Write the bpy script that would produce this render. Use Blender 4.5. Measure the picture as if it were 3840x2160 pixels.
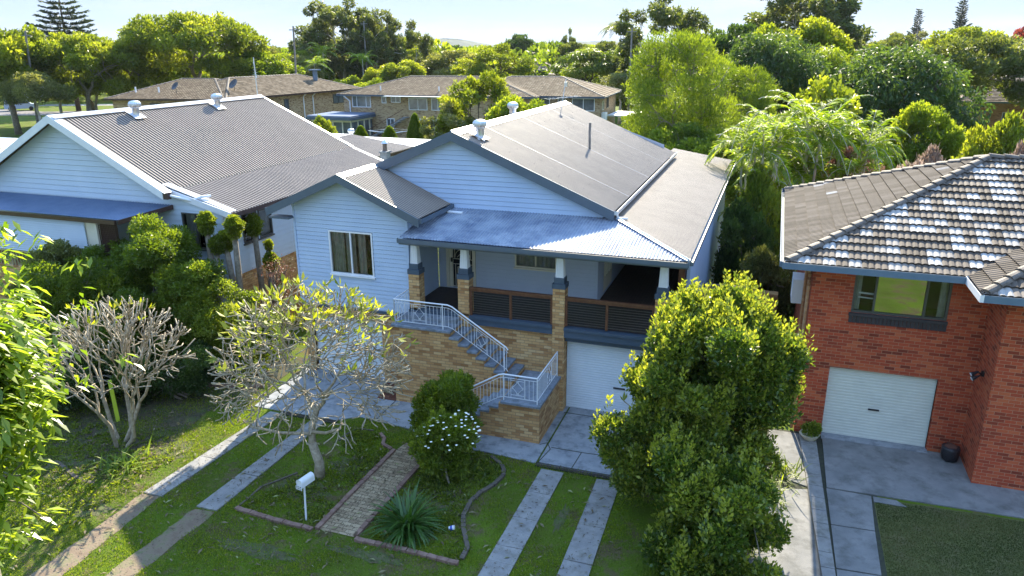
import bpy, math, random
import numpy as np
from mathutils import Vector, Matrix
random.seed(7); RNG = np.random.default_rng(7)
S = bpy.context.scene; COL = S.collection
for o in list(bpy.data.objects): bpy.data.objects.remove(o)

# ------------------------------------------------------------------ camera
cd = bpy.data.cameras.new('camera'); cam = bpy.data.objects.new('camera', cd); COL.objects.link(cam); S.camera = cam
cd.sensor_width = 36.0; cd.lens = 36.0 * 2797.0 / 3840.0; cd.clip_start = 0.2; cd.clip_end = 9000
cam.location = (5.492, -19.112, 10.26)
_th, _ro, _ya = math.radians(18.007), math.radians(-0.31), math.radians(19.315)
_f = Vector((-math.sin(_ya) * math.cos(_th), math.cos(_ya) * math.cos(_th), -math.sin(_th)))
_r = Vector((math.cos(_ya), math.sin(_ya), 0)); _u = _r.cross(_f)
_r2 = _r * math.cos(_ro) + _u * math.sin(_ro); _u2 = -_r * math.sin(_ro) + _u * math.cos(_ro)
cam.rotation_euler = Matrix((_r2, _u2, -_f)).transposed().to_euler()

# ------------------------------------------------------------------ world, sun, exposure
SUNV = Vector((0.24, -1.48, -1.0)).normalized()      # the way the light travels
w = bpy.data.worlds.new('World'); S.world = w; w.use_nodes = True
nt = w.node_tree; nt.nodes.clear()
sky = nt.nodes.new('ShaderNodeTexSky'); sky.sky_type = 'NISHITA'; sky.sun_disc = False
sky.sun_elevation = math.asin(-SUNV.z); sky.sun_rotation = math.atan2(-SUNV.x, -SUNV.y)
sky.air_density = 1.0; sky.dust_density = 0.35; sky.ozone_density = 2.2; sky.altitude = 20
bg = nt.nodes.new('ShaderNodeBackground'); bg.inputs[1].default_value = 0.135
wo = nt.nodes.new('ShaderNodeOutputWorld')
tc = nt.nodes.new('ShaderNodeTexCoord'); mp = nt.nodes.new('ShaderNodeMapping'); mp.inputs['Scale'].default_value = (1.6, 1.6, 9.0)
nz = nt.nodes.new('ShaderNodeTexNoise'); nz.inputs['Scale'].default_value = 2.3; nz.inputs['Detail'].default_value = 6; nz.inputs['Roughness'].default_value = .55
rp = nt.nodes.new('ShaderNodeValToRGB'); rp.color_ramp.elements[0].position = .50; rp.color_ramp.elements[1].position = .72
rp.color_ramp.elements[1].color = (.55, .55, .55, 1)
mx = nt.nodes.new('ShaderNodeMixRGB'); mx.inputs[2].default_value = (2.5, 2.6, 2.75, 1)
hs = nt.nodes.new('ShaderNodeHueSaturation'); hs.inputs['Saturation'].default_value = 1.1
L = nt.links.new
L(tc.outputs['Generated'], mp.inputs[0]); L(mp.outputs[0], nz.inputs[0]); L(nz.outputs['Fac'], rp.inputs[0])
gm = nt.nodes.new('ShaderNodeGamma'); gm.inputs[1].default_value = .62; L(sky.outputs[0], gm.inputs[0]); m2 = nt.nodes.new('ShaderNodeMixRGB'); m2.inputs[0].default_value = .93; m2.inputs[2].default_value = (1.45, 1.98, 2.7, 1); L(gm.outputs[0], m2.inputs[1]); L(m2.outputs[0], hs.inputs['Color']); L(hs.outputs[0], mx.inputs[1]); L(rp.outputs[0], mx.inputs[0]); sz = nt.nodes.new('ShaderNodeSeparateXYZ'); L(tc.outputs['Generated'], sz.inputs[0]); mr_ = nt.nodes.new('ShaderNodeMapRange')
mr_.inputs['From Min'].default_value = .12; mr_.inputs['From Max'].default_value = .75; mr_.inputs['To Min'].default_value = .135; mr_.inputs['To Max'].default_value = .26; L(sz.outputs[2], mr_.inputs['Value']); L(mr_.outputs[0], bg.inputs[1])
r3 = nt.nodes.new('ShaderNodeValToRGB'); L(sz.outputs[2], r3.inputs[0]); r3.color_ramp.elements[0].color = (.62, .76, .97, 1); r3.color_ramp.elements[0].position = .0; e3 = r3.color_ramp.elements.new(.22); e3.color = (.44, .63, .96, 1); r3.color_ramp.elements[2].color = (.36, .58, 1, 1); r3.color_ramp.elements[2].position = .6
vm = nt.nodes.new('ShaderNodeMixRGB'); vm.blend_type = 'MULTIPLY'; vm.inputs[0].default_value = 1; vm.inputs[2].default_value = (2.85, 2.85, 2.85, 1); L(r3.outputs[0], vm.inputs[1]); L(vm.outputs[0], m2.inputs[2])
L(mx.outputs[0], bg.inputs[0]); L(bg.outputs[0], wo.inputs[0])
sl = bpy.data.lights.new('sun', 'SUN'); sl.energy = 5.0; sl.angle = math.radians(.5); sl.color = (1, .90, .70)
so = bpy.data.objects.new('sun', sl); COL.objects.link(so); so.location = (0, 30, 60)
so.rotation_euler = SUNV.to_track_quat('-Z', 'Y').to_euler()
S.view_settings.view_transform = 'Standard'; S.view_settings.look = 'None'; S.view_settings.exposure = 1.6; S.view_settings.gamma = 1

# ------------------------------------------------------------------ materials
def nodes(name):
    m = bpy.data.materials.new(name); m.use_nodes = True; n = m.node_tree; n.nodes.clear()
    out = n.nodes.new('ShaderNodeOutputMaterial'); return m, n, out
def principled(n, col=(.5, .5, .5), rough=.6, metal=0., spec=.5):
    b = n.nodes.new('ShaderNodeBsdfPrincipled'); b.inputs['Base Color'].default_value = (*col, 1)
    b.inputs['Roughness'].default_value = rough; b.inputs['Metallic'].default_value = metal
    b.inputs['Specular IOR Level'].default_value = spec; return b
def coords(n, kind='Object', scale=(1, 1, 1)):
    t = n.nodes.new('ShaderNodeTexCoord'); m = n.nodes.new('ShaderNodeMapping'); m.inputs['Scale'].default_value = scale
    n.links.new(t.outputs[kind], m.inputs[0]); return m.outputs[0]
def noise(n, vec, scale, detail=5, rough=.6):
    z = n.nodes.new('ShaderNodeTexNoise'); z.inputs['Scale'].default_value = scale; z.inputs['Detail'].default_value = detail
    z.inputs['Roughness'].default_value = rough; n.links.new(vec, z.inputs[0]); return z.outputs['Fac']
def ramp(n, fac, stops):
    r = n.nodes.new('ShaderNodeValToRGB'); e = r.color_ramp.elements
    while len(e) < len(stops): e.new(.5)
    for i, (p, c) in enumerate(stops): e[i].position = p; e[i].color = (*c, 1)
    n.links.new(fac, r.inputs[0]); return r.outputs[0]
def mixc(n, fac, a, b, mode='MIX'):
    m = n.nodes.new('ShaderNodeMixRGB'); m.blend_type = mode
    for i, v in ((0, fac), (1, a), (2, b)):
        if isinstance(v, (int, float)): m.inputs[i].default_value = v
        elif isinstance(v, tuple): m.inputs[i].default_value = (*v, 1)
        else: n.links.new(v, m.inputs[i])
    return m.outputs[0]
def bump(n, h, strength, dist, b):
    k = n.nodes.new('ShaderNodeBump'); k.inputs['Strength'].default_value = strength; k.inputs['Distance'].default_value = dist
    n.links.new(h, k.inputs['Height']); n.links.new(k.outputs[0], b.inputs['Normal'])
def mk(name, c1, c2=None, scale=3., rough=.6, metal=0., spec=.5, bmp=0., bscale=40., lo=.35, hi=.65, dirt=None):
    m, n, out = nodes(name); b = principled(n, c1, rough, metal, spec)
    v = coords(n)
    if c2 is not None:
        c = ramp(n, noise(n, v, scale), [(lo, c1), (hi, c2)])
        if dirt: c = mixc(n, ramp(n, noise(n, v, dirt[1], 8, .7), [(.48, (0, 0, 0)), (.72, (1, 1, 1))]), c, dirt[0])
        n.links.new(c, b.inputs['Base Color'])
    if bmp: bump(n, noise(n, v, bscale, 4), bmp, .02, b)
    n.links.new(b.outputs[0], out.inputs[0]); return m
def brick(name, cols, mortar, bw=.24, bh=.086, ms=.006, vary=.5, horiz=False):
    m, n, out = nodes(name); b = principled(n, rough=.9, spec=.2)
    t = n.nodes.new('ShaderNodeTexCoord'); sx = n.nodes.new('ShaderNodeSeparateXYZ'); n.links.new(t.outputs['Object'], sx.inputs[0])
    cb = n.nodes.new('ShaderNodeCombineXYZ')
    if horiz: n.links.new(sx.outputs[0], cb.inputs[0]); n.links.new(sx.outputs[1], cb.inputs[1])
    else:
        ad = n.nodes.new('ShaderNodeMath'); ad.operation = 'ADD'; n.links.new(sx.outputs[0], ad.inputs[0]); n.links.new(sx.outputs[1], ad.inputs[1])
        n.links.new(ad.outputs[0], cb.inputs[0]); n.links.new(sx.outputs[2], cb.inputs[1])
    bt = n.nodes.new('ShaderNodeTexBrick'); bt.inputs['Scale'].default_value = 1; bt.inputs['Brick Width'].default_value = bw
    bt.inputs['Row Height'].default_value = bh; bt.inputs['Mortar Size'].default_value = ms; bt.inputs['Mortar Smooth'].default_value = .3
    bt.inputs['Color1'].default_value = (0, 0, 0, 1); bt.inputs['Color2'].default_value = (1, 1, 1, 1); bt.inputs['Mortar'].default_value = (0, 0, 0, 1)
    n.links.new(cb.outputs[0], bt.inputs[0])
    c = ramp(n, bt.outputs['Color'], cols)
    c = mixc(n, .35, c, ramp(n, noise(n, coords(n), 1.1, 5), [(.3, (.55, .55, .55)), (.7, (1, 1, 1))]), 'MULTIPLY')
    c = mixc(n, .5, c, ramp(n, noise(n, coords(n), 60, 3), [(.3, (.7, .7, .7)), (.7, (1, 1, 1))]), 'MULTIPLY')
    c = mixc(n, bt.outputs['Fac'], c, mortar)
    n.links.new(c, b.inputs['Base Color'])
    iv = n.nodes.new('ShaderNodeMath'); iv.operation = 'SUBTRACT'; iv.inputs[0].default_value = 1; n.links.new(bt.outputs['Fac'], iv.inputs[1])
    bump(n, iv.outputs[0], .6, .008, b); n.links.new(b.outputs[0], out.inputs[0]); return m
def rnd_mat(name, stops, rough=.8, spec=.3, metal=0., nscale=6, nmul=.4, attr='rnd', trans=0., tint=(1, 1, 1), gloss=0.):
    """colour picked per face (a leaf, a tile) from the stops"""
    m, n, out = nodes(name); b = principled(n, rough=rough, spec=spec, metal=metal)
    a = n.nodes.new('ShaderNodeAttribute'); a.attribute_name = attr
    c = ramp(n, a.outputs['Fac'], stops)
    if nmul: c = mixc(n, nmul, c, ramp(n, noise(n, coords(n), nscale, 6, .7), [(.3, (.5, .5, .5)), (.7, (1, 1, 1))]), 'MULTIPLY')
    n.links.new(c, b.inputs['Base Color'])
    if trans:
        t = n.nodes.new('ShaderNodeBsdfTranslucent'); n.links.new(mixc(n, 1., c, tint, 'MULTIPLY'), t.inputs[0])
        mxs = n.nodes.new('ShaderNodeMixShader'); mxs.inputs[0].default_value = trans
        n.links.new(b.outputs[0], mxs.inputs[1]); n.links.new(t.outputs[0], mxs.inputs[2]); n.links.new(mxs.outputs[0], out.inputs[0])
    else: n.links.new(b.outputs[0], out.inputs[0])
    return m
def leafm(name, dark, mid, light, trans=.5, rough=.5, tint=(2.6, 2.35, .8)):
    return rnd_mat(name, [(0, dark), (.5, mid), (1, light)], rough=rough, spec=.5, nmul=0, trans=trans, tint=tint)
def glassm(name, refl=.12, tint=(.75, .8, .8), rough=.02):
    m, n, out = nodes(name)
    t = n.nodes.new('ShaderNodeBsdfTransparent'); t.inputs[0].default_value = (*tint, 1)
    g = n.nodes.new('ShaderNodeBsdfGlossy'); g.inputs['Roughness'].default_value = rough; g.inputs[0].default_value = (.95, .97, 1, 1)
    fr = n.nodes.new('ShaderNodeFresnel'); fr.inputs[0].default_value = 1.5
    ad = n.nodes.new('ShaderNodeMath'); ad.operation = 'ADD'; ad.inputs[1].default_value = refl; n.links.new(fr.outputs[0], ad.inputs[0])
    mxs = n.nodes.new('ShaderNodeMixShader'); n.links.new(ad.outputs[0], mxs.inputs[0]); n.links.new(t.outputs[0], mxs.inputs[1]); n.links.new(g.outputs[0], mxs.inputs[2])
    n.links.new(mxs.outputs[0], out.inputs[0]); return m

M = {}
M['board_blue'] = mk('board_blue', (.42, .53, .69), (.47, .58, .73), 1.2, .55, bmp=.1)
M['board_grey'] = mk('board_grey', (.42, .48, .58), (.47, .53, .62), 1.2, .55)
M['board_white'] = mk('board_white', (.52, .61, .69), (.58, .66, .73), .8, .5)
M['white'] = mk('white_paint', (.80, .81, .82), (.74, .75, .77), 4, .4)
M['cream'] = mk('cream_paint', (.66, .62, .48), (.72, .67, .53), 3, .5)
M['slate'] = mk('slate_paint', (.055, .085, .125), (.07, .10, .14), 3, .45)
M['slate_mid'] = mk('slate_fascia', (.085, .115, .15), (.10, .13, .165), 3, .45)
M['gutter_blue'] = mk('gutter_blue', (.10, .16, .23), (.13, .19, .26), 3, .4)
M['brown'] = mk('brown_gutter', (.055, .028, .022), (.075, .04, .03), 3, .4)
M['timber'] = mk('stained_timber', (.10, .038, .018), (.17, .07, .035), 9, .45, bmp=.2)
M['deck'] = mk('deck_timber', (.022, .018, .020), (.055, .035, .028), 7, .55)
M['deck_blue'] = mk('deck_paint', (.045, .075, .13), (.06, .095, .15), 5, .4, dirt=((.09, .11, .14), 9))
M['concrete'] = mk('concrete', (.25, .265, .28), (.33, .34, .35), 2.0, .9, spec=.2, bmp=.5, bscale=55, dirt=((.12, .13, .14), 3))
M['concrete_l'] = mk('concrete_strip', (.23, .225, .22), (.31, .30, .28), 2.5, .9, spec=.2, bmp=.5, bscale=55, dirt=((.17, .16, .13), 4))
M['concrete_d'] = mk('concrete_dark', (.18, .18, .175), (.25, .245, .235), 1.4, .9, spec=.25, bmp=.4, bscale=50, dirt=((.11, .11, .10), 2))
M['steps'] = mk('step_concrete', (.19, .22, .26), (.27, .30, .34), 5, .85, spec=.2, bmp=.5, bscale=60, dirt=((.12, .13, .12), 6))
M['gap'] = mk('joint_gap', (.035, .035, .025), (.05, .055, .03), 9, 1)
M['iron'] = mk('dark_iron', (.02, .02, .022), None, rough=.5)
M['grate'] = mk('rusty_grate', (.06, .05, .045), (.10, .075, .06), 14, .7, .3)
M['wire'] = mk('steel_wire', (.35, .33, .30), None, rough=.35, metal=.8)
M['galv'] = mk('galvanised', (.50, .54, .58), (.68, .70, .72), 12, .33, .9)
M['tin'] = rnd_mat('roof_tin', [(0, (.065, .048, .036)), (.45, (.15, .115, .09)), (.8, (.34, .27, .21)), (1, (.44, .36, .29))], rough=.55, spec=.4, nscale=1.3, nmul=.45)  # dark stops are trough shade put into the tin colour
M['tin_dark'] = rnd_mat('roof_tin_ribbed', [(0, (.045, .034, .027)), (.45, (.13, .10, .08)), (.8, (.36, .29, .235)), (1, (.48, .40, .33))], rough=.6, spec=.3, nscale=.9, nmul=.35)  # deeper rib shade painted in through the low stops
M['tin_new'] = mk('roof_flashing', (.55, .57, .60), (.66, .68, .70), 3, .35, .3)
M['tin_blue'] = mk('awning_tin', (.10, .15, .25), (.14, .19, .29), 2, .4, .2)
M['tin_ver'] = mk('verandah_tin', (.20, .24, .31), (.36, .40, .46), 1.4, .42, .1, dirt=((.10, .13, .20), 1.5))
M['tin_white'] = mk('white_roof', (.78, .77, .75), (.86, .86, .85), 2, .5)
M['door_white'] = mk('roller_door_white', (.66, .72, .76), (.72, .77, .80), 2, .4)
M['door_cream'] = mk('roller_door_cream', (.62, .62, .53), (.68, .68, .58), 2, .4)
M['glass'] = glassm('window_glass', .0)
M['glass_dark'] = glassm('tinted_glass', .30, (.25, .27, .27))
M['pane'] = mk('far_pane', (.05, .065, .08), (.12, .14, .16), 1.2, .12)
M['curtain'] = mk('curtain', (.42, .41, .37), (.30, .29, .27), 5, .9)
M['curtain_lt'] = mk('pale_blind', (.62, .64, .64), (.5, .52, .53), 5, .8)
M['dark'] = mk('dark_room', (.012, .012, .014), None, rough=1)
M['al_bronze'] = mk('bronze_frame', (.075, .075, .068), None, rough=.4)
M['brick_tan'] = brick('tan_brick', [(0, (.38, .19, .075)), (.2, (.54, .29, .12)), (.5, (.66, .39, .165)), (.85, (.72, .45, .20)), (1, (.76, .52, .26))], (.26, .18, .11))
M['brick_red'] = brick('red_brick', [(0, (.24, .052, .028)), (.25, (.41, .076, .036)), (.6, (.52, .095, .04)), (1, (.60, .15, .062))], (.42, .22, .13), bh=.0865)
M['brick_flat'] = brick('speckled_brick', [(0, (.16, .085, .05)), (.12, (.36, .22, .12)), (.5, (.50, .36, .20)), (1, (.58, .43, .26))], (.36, .28, .18))
M['brick_org'] = brick('orange_brick', [(0, (.20, .085, .05)), (.12, (.46, .23, .11)), (.5, (.54, .29, .14)), (1, (.60, .36, .19))], (.40, .26, .16))
M['brick_dk'] = mk('dark_sill_brick', (.035, .030, .032), (.055, .045, .045), 12, .7)
M['paver'] = brick('brick_paver', [(0, (.30, .22, .14)), (.5, (.42, .32, .20)), (1, (.50, .39, .25))], (.12, .10, .06), bw=.235, bh=.118, ms=.008, horiz=True)
M['paver_red'] = brick('red_paver', [(0, (.10, .04, .03)), (.5, (.18, .07, .045)), (1, (.26, .11, .07))], (.05, .04, .03), bw=.235, bh=.118, ms=.008, horiz=True)
M['edge_red'] = mk('edging_brick', (.17, .095, .07), (.26, .165, .125), 7, .85, bmp=.3)
M['edge_conc'] = mk('edging_concrete', (.085, .07, .055), (.13, .105, .08), 8, .95)
M['tile_red'] = rnd_mat('weathered_tile', [(0, (.08, .062, .048)), (.45, (.15, .12, .095)), (.66, (.21, .175, .145)), (.76, (.34, .315, .285)), (1, (.50, .48, .45))], rough=.75, spec=.25, nscale=14, nmul=.5)
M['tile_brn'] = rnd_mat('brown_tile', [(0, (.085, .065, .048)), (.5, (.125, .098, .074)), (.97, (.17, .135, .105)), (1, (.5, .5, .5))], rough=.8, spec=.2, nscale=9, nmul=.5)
M['tile_flat'] = rnd_mat('mossy_tile', [(0, (.13, .095, .06)), (.5, (.21, .155, .10)), (1, (.30, .235, .16))], rough=.85, spec=.2, nscale=2, nmul=.55)
M['tile_pale'] = rnd_mat('faded_tile', [(0, (.28, .22, .17)), (.5, (.37, .30, .24)), (1, (.46, .38, .31))], rough=.85, spec=.2, nscale=2, nmul=.4)
M['ridge'] = mk('ridge_tile', (.10, .08, .062), (.17, .14, .115), 5, .7, bmp=.4)
M['bark'] = mk('grey_bark', (.15, .125, .09), (.27, .235, .18), 7, .9, bmp=.6, bscale=18)
M['bark_fr'] = mk('frangipani_bark', (.23, .185, .12), (.42, .36, .26), 9, .75, bmp=.5, bscale=30)
M['bark_dk'] = mk('dark_bark', (.05, .038, .026), (.11, .085, .06), 8, .95, bmp=.6, bscale=20)
M['bark_pale'] = mk('pale_bark', (.36, .33, .28), (.52, .49, .43), 3, .8)
M['pole'] = mk('pole_timber', (.17, .16, .15), (.25, .24, .22), 6, .9)
M['leaf_bright'] = leafm('leaf_bright', (.07, .105, .014), (.135, .18, .022), (.235, .27, .032))
M['leaf_mid'] = leafm('leaf_mid', (.055, .095, .012), (.12, .175, .02), (.21, .26, .03))
M['leaf_dark'] = leafm('leaf_dark', (.022, .045, .014), (.045, .085, .022), (.085, .14, .032), trans=.42, rough=.55)
M['leaf_olive'] = leafm('leaf_olive', (.075, .095, .03), (.135, .155, .055), (.22, .235, .10), trans=.4)
M['leaf_gum'] = leafm('leaf_gum', (.05, .07, .022), (.085, .115, .035), (.15, .175, .06), trans=.42)
M['leaf_pine'] = leafm('leaf_pine', (.022, .042, .032), (.04, .065, .045), (.07, .095, .06), trans=.2)
M['leaf_yell'] = leafm('leaf_yellow', (.15, .20, .02), (.27, .31, .03), (.42, .42, .04), trans=.5, tint=(1.8, 1.7, .5))
M['leaf_palm'] = leafm('leaf_palm', (.06, .12, .012), (.14, .22, .02), (.27, .34, .04), trans=.5, rough=.5)
M['leaf_conif'] = leafm('leaf_conifer', (.05, .09, .010), (.095, .15, .015), (.17, .23, .022), trans=.42)
M['leaf_eucal'] = leafm('leaf_long', (.075, .135, .012), (.18, .26, .024), (.34, .41, .055), trans=.5, rough=.35, tint=(1.8, 1.8, .7))
M['leaf_hedge'] = leafm('leaf_hedge', (.032, .07, .013), (.085, .14, .022), (.36, .38, .055), trans=.4, rough=.32, tint=(2.2, 2.1, .8))
M['leaf_brown'] = leafm('leaf_russet', (.13, .06, .04), (.21, .11, .08), (.30, .17, .13), trans=.3, tint=(1.3, 1.1, 1))
M['leaf_pink'] = leafm('leaf_pinkish', (.20, .14, .11), (.32, .25, .20), (.48, .40, .35), trans=.3, tint=(1.3, 1.2, 1.1))
M['leaf_red'] = leafm('leaf_red', (.20, .04, .02), (.32, .07, .04), (.4, .12, .06), trans=.4, tint=(1.5, 1, 1))
M['leaf_clivia'] = leafm('leaf_clivia', (.028, .075, .014), (.05, .12, .022), (.085, .17, .035), trans=.3, rough=.3)
M['petal'] = mk('white_petal', (.80, .78, .66), (.86, .84, .74), 9, .5)
M['litter'] = rnd_mat('fallen_leaf', [(0, (.06, .04, .025)), (.5, (.12, .085, .05)), (.8, (.20, .16, .09)), (1, (.26, .28, .11))], rough=.8, nmul=0)
M['blade'] = rnd_mat('grass_blade', [(0, (.065, .115, .008)), (.5, (.145, .205, .012)), (1, (.29, .33, .03))], rough=.6, nmul=0, trans=.4, tint=(1.7, 1.7, .7))
M['blade_dry'] = rnd_mat('dry_blade', [(0, (.06, .085, .02)), (.5, (.11, .125, .03)), (1, (.20, .18, .07))], rough=.8, nmul=0, trans=.3)
M['plastic_y'] = mk('yellow_plastic', (.75, .55, .02), None, rough=.35)
M['plastic_r'] = mk('red_plastic', (.40, .035, .03), (.5, .12, .11), 8, .4)
M['plastic_k'] = mk('black_plastic', (.012, .012, .015), (.03, .03, .035), 22, .3, bmp=.8, bscale=25)
M['stone_pot'] = mk('stone_pot', (.55, .48, .34), (.68, .62, .48), 8, .7)
M['soil'] = mk('bare_soil', (.16, .115, .075), (.25, .19, .13), 3, 1, bmp=.6, bscale=20, dirt=((.07, .11, .02), 3))
M['mulch'] = mk('garden_mulch', (.035, .032, .016), (.075, .06, .035), 5, 1, bmp=.8, bscale=14, dirt=((.05, .09, .015), 2))
M['soil_d'] = mk('leaf_strewn_soil', (.06, .075, .02), (.10, .09, .045), 6, 1, bmp=.8, bscale=25, dirt=((.08, .14, .015), 5))
M['asphalt'] = mk('asphalt', (.15, .135, .13), (.20, .185, .175), 1, .9)
M['fence'] = mk('fence_sheet', (.27, .215, .19), (.31, .25, .22), 3, .6)
M['fence_gr'] = mk('grey_fence', (.16, .20, .18), (.20, .24, .22), 1, .6)
M['hill'] = mk('hill_forest', (.035, .055, .035), (.06, .08, .045), .01, 1)
M['number'] = mk('number_black', (.02, .02, .02), None, rough=.5)
M['lime'] = mk('lime_sheet', (.42, .55, .03), (.5, .62, .05), 3, .6)
M['cup'] = mk('cup_white', (.75, .77, .82), None, rough=.4)
M['cupblue'] = mk('cup_blue', (.05, .10, .45), None, rough=.4)
def groundmat():
    m, n, out = nodes('lawn'); b = principled(n, rough=.95, spec=.15)
    v = coords(n)
    c = ramp(n, noise(n, v, .55, 8, .6), [(.30, (.10, .125, .02)), (.5, (.12, .19, .014)), (.70, (.18, .27, .02))])
    c = mixc(n, ramp(n, noise(n, v, 1.1, 9, .72), [(.50, (0, 0, 0)), (.60, (1, 1, 1))]), c, (.16, .13, .06))
    c = mixc(n, .6, c, ramp(n, noise(n, v, 28, 5, .7), [(.3, (.35, .35, .35)), (.7, (1, 1, 1))]), 'MULTIPLY')
    n.links.new(c, b.inputs['Base Color']); bump(n, noise(n, v, 22, 6, .8), .9, .05, b); n.links.new(b.outputs[0], out.inputs[0]); return m
M['lawn'] = groundmat()
M['lawn_d'] = mk('olive_turf', (.075, .085, .022), (.12, .125, .035), 5, 1, bmp=.9, bscale=30, dirt=((.13, .11, .05), 2.2))  # mottled olive-brown turf of the side lawn

# ------------------------------------------------------------------ mesh helpers
class MB:
    def __init__(s): s.v = []; s.f = []; s.r = []
    def face(s, pts, r=None):
        i = len(s.v); s.v.extend([tuple(p) for p in pts]); s.f.append(tuple(range(i, i + len(pts)))); s.r.append(random.random() if r is None else r); return s
    def box(s, a, b):
        x0, x1 = sorted((a[0], b[0])); y0, y1 = sorted((a[1], b[1])); z0, z1 = sorted((a[2], b[2])); i = len(s.v)
        s.v += [(x0, y0, z0), (x1, y0, z0), (x1, y1, z0), (x0, y1, z0), (x0, y0, z1), (x1, y0, z1), (x1, y1, z1), (x0, y1, z1)]
        for q in ((0, 3, 2, 1), (4, 5, 6, 7), (0, 1, 5, 4), (1, 2, 6, 5), (2, 3, 7, 6), (3, 0, 4, 7)): s.f.append(tuple(i + k for k in q)); s.r.append(.5)
        return s
    def beam(s, a, b, w, h, up=(0, 0, 1)):
        a = Vector(a); b = Vector(b); d = (b - a).normalized(); sd = d.cross(Vector(up)).normalized() * w / 2; u = sd.cross(d).normalized() * h / 2; i = len(s.v)
        for p in (a, b):
            for q in (-sd - u, sd - u, sd + u, -sd + u): s.v.append(tuple(p + q))
        for q in ((0, 1, 2, 3), (7, 6, 5, 4), (0, 4, 5, 1), (1, 5, 6, 2), (2, 6, 7, 3), (3, 7, 4, 0)): s.f.append(tuple(i + k for k in q)); s.r.append(.5)
        return s
    def prism(s, poly, z0, z1):
        n = len(poly); i = len(s.v)
        s.v += [(p[0], p[1], z0) for p in poly] + [(p[0], p[1], z1) for p in poly]
        s.f.append(tuple(i + n + k for k in range(n))); s.f.append(tuple(i + n - 1 - k for k in range(n))); s.r += [.5, .5]
        for k in range(n): s.f.append((i + k, i + (k + 1) % n, i + n + (k + 1) % n, i + n + k)); s.r.append(.5)
        return s
    def tube(s, pts, rad, n=6, cap=True):
        pts = [Vector(p) for p in pts]; k = len(pts)
        if not hasattr(rad, '__len__'): rad = [rad] * k
        i0 = len(s.v); prev = None
        for j, p in enumerate(pts):
            d = (pts[min(j + 1, k - 1)] - pts[max(j - 1, 0)])
            d = d.normalized() if d.length > 1e-9 else Vector((0, 0, 1))
            if prev is None: a = d.orthogonal().normalized()
            else:
                a = prev - d * prev.dot(d); a = a.normalized() if a.length > 1e-6 else d.orthogonal().normalized()
            prev = a; c = d.cross(a)
            for q in range(n):
                t = 2 * math.pi * q / n; s.v.append(tuple(p + (a * math.cos(t) + c * math.sin(t)) * rad[j]))
        rr = random.random()
        for j in range(k - 1):
            for q in range(n):
                q2 = (q + 1) % n; s.f.append((i0 + j * n + q, i0 + j * n + q2, i0 + (j + 1) * n + q2, i0 + (j + 1) * n + q)); s.r.append(rr)
        if cap:
            s.f.append(tuple(i0 + q for q in range(n))[::-1]); s.f.append(tuple(i0 + (k - 1) * n + q for q in range(n))); s.r += [rr, rr]
        return s
    def lathe(s, c, prof, n=16, star=0.):
        i0 = len(s.v); k = len(prof)
        for (r, z) in prof:
            for q in range(n):
                t = 2 * math.pi * q / n; rr = r * (1 - star * (q % 2)); s.v.append((c[0] + rr * math.cos(t), c[1] + rr * math.sin(t), c[2] + z))
        for j in range(k - 1):
            for q in range(n):
                q2 = (q + 1) % n; s.f.append((i0 + j * n + q, i0 + j * n + q2, i0 + (j + 1) * n + q2, i0 + (j + 1) * n + q)); s.r.append(.5)
        s.f.append(tuple(i0 + (k - 1) * n + q for q in range(n))); s.r.append(.5); return s
ROOTM = {}
def rootmat(o):
    return ROOTM.get(o.name, Matrix.Identity(4))
def link(name, me, m, parent=None):
    o = bpy.data.objects.new(name, me); COL.objects.link(o)
    if m is not None and not me.materials: me.materials.append(m)
    if parent is not None: o.parent = parent; ROOTM[o.name] = rootmat(parent)
    return o
def obj(name, mb, m, parent=None, smooth=False, origin=None):
    """points are world points; they are stored relative to the parent thing"""
    me = bpy.data.meshes.new(name)
    if parent is not None: inv = rootmat(parent).inverted()
    elif origin is not None: inv = Matrix.Translation(Vector(origin)).inverted()
    else: inv = None
    v = mb.v if inv is None else [tuple(inv @ Vector(p)) for p in mb.v]
    me.from_pydata(v, [], mb.f); me.update()
    at = me.attributes.new('rnd', 'FLOAT', 'FACE'); at.data.foreach_set('value', np.array(mb.r, dtype=np.float32))
    if smooth: me.polygons.foreach_set('use_smooth', [True] * len(mb.f))
    if isinstance(m, str): m = M[m]
    o = link(name, me, m, parent)
    if parent is None and origin is not None: o.location = origin; ROOTM[o.name] = Matrix.Translation(Vector(origin))
    return o
def tag(o, label, cat, group=None, kind=None):
    if label: o['label'] = label
    if cat: o['category'] = cat
    if group: o['group'] = group
    if kind: o['kind'] = kind
    return o
def thing(name, label, cat, loc=(0, 0, 0), rz=0., group=None):
    o = bpy.data.objects.new(name, None); COL.objects.link(o); o.location = loc; o.rotation_euler = (0, 0, rz); o.empty_display_size = .3
    ROOTM[o.name] = Matrix.Translation(Vector(loc)) @ Matrix.Rotation(rz, 4, 'Z')
    return tag(o, label, cat, group)
def struct(name, mb, m, smooth=False): return tag(obj(name, mb, m, smooth=smooth), None, None, kind='structure')

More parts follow.
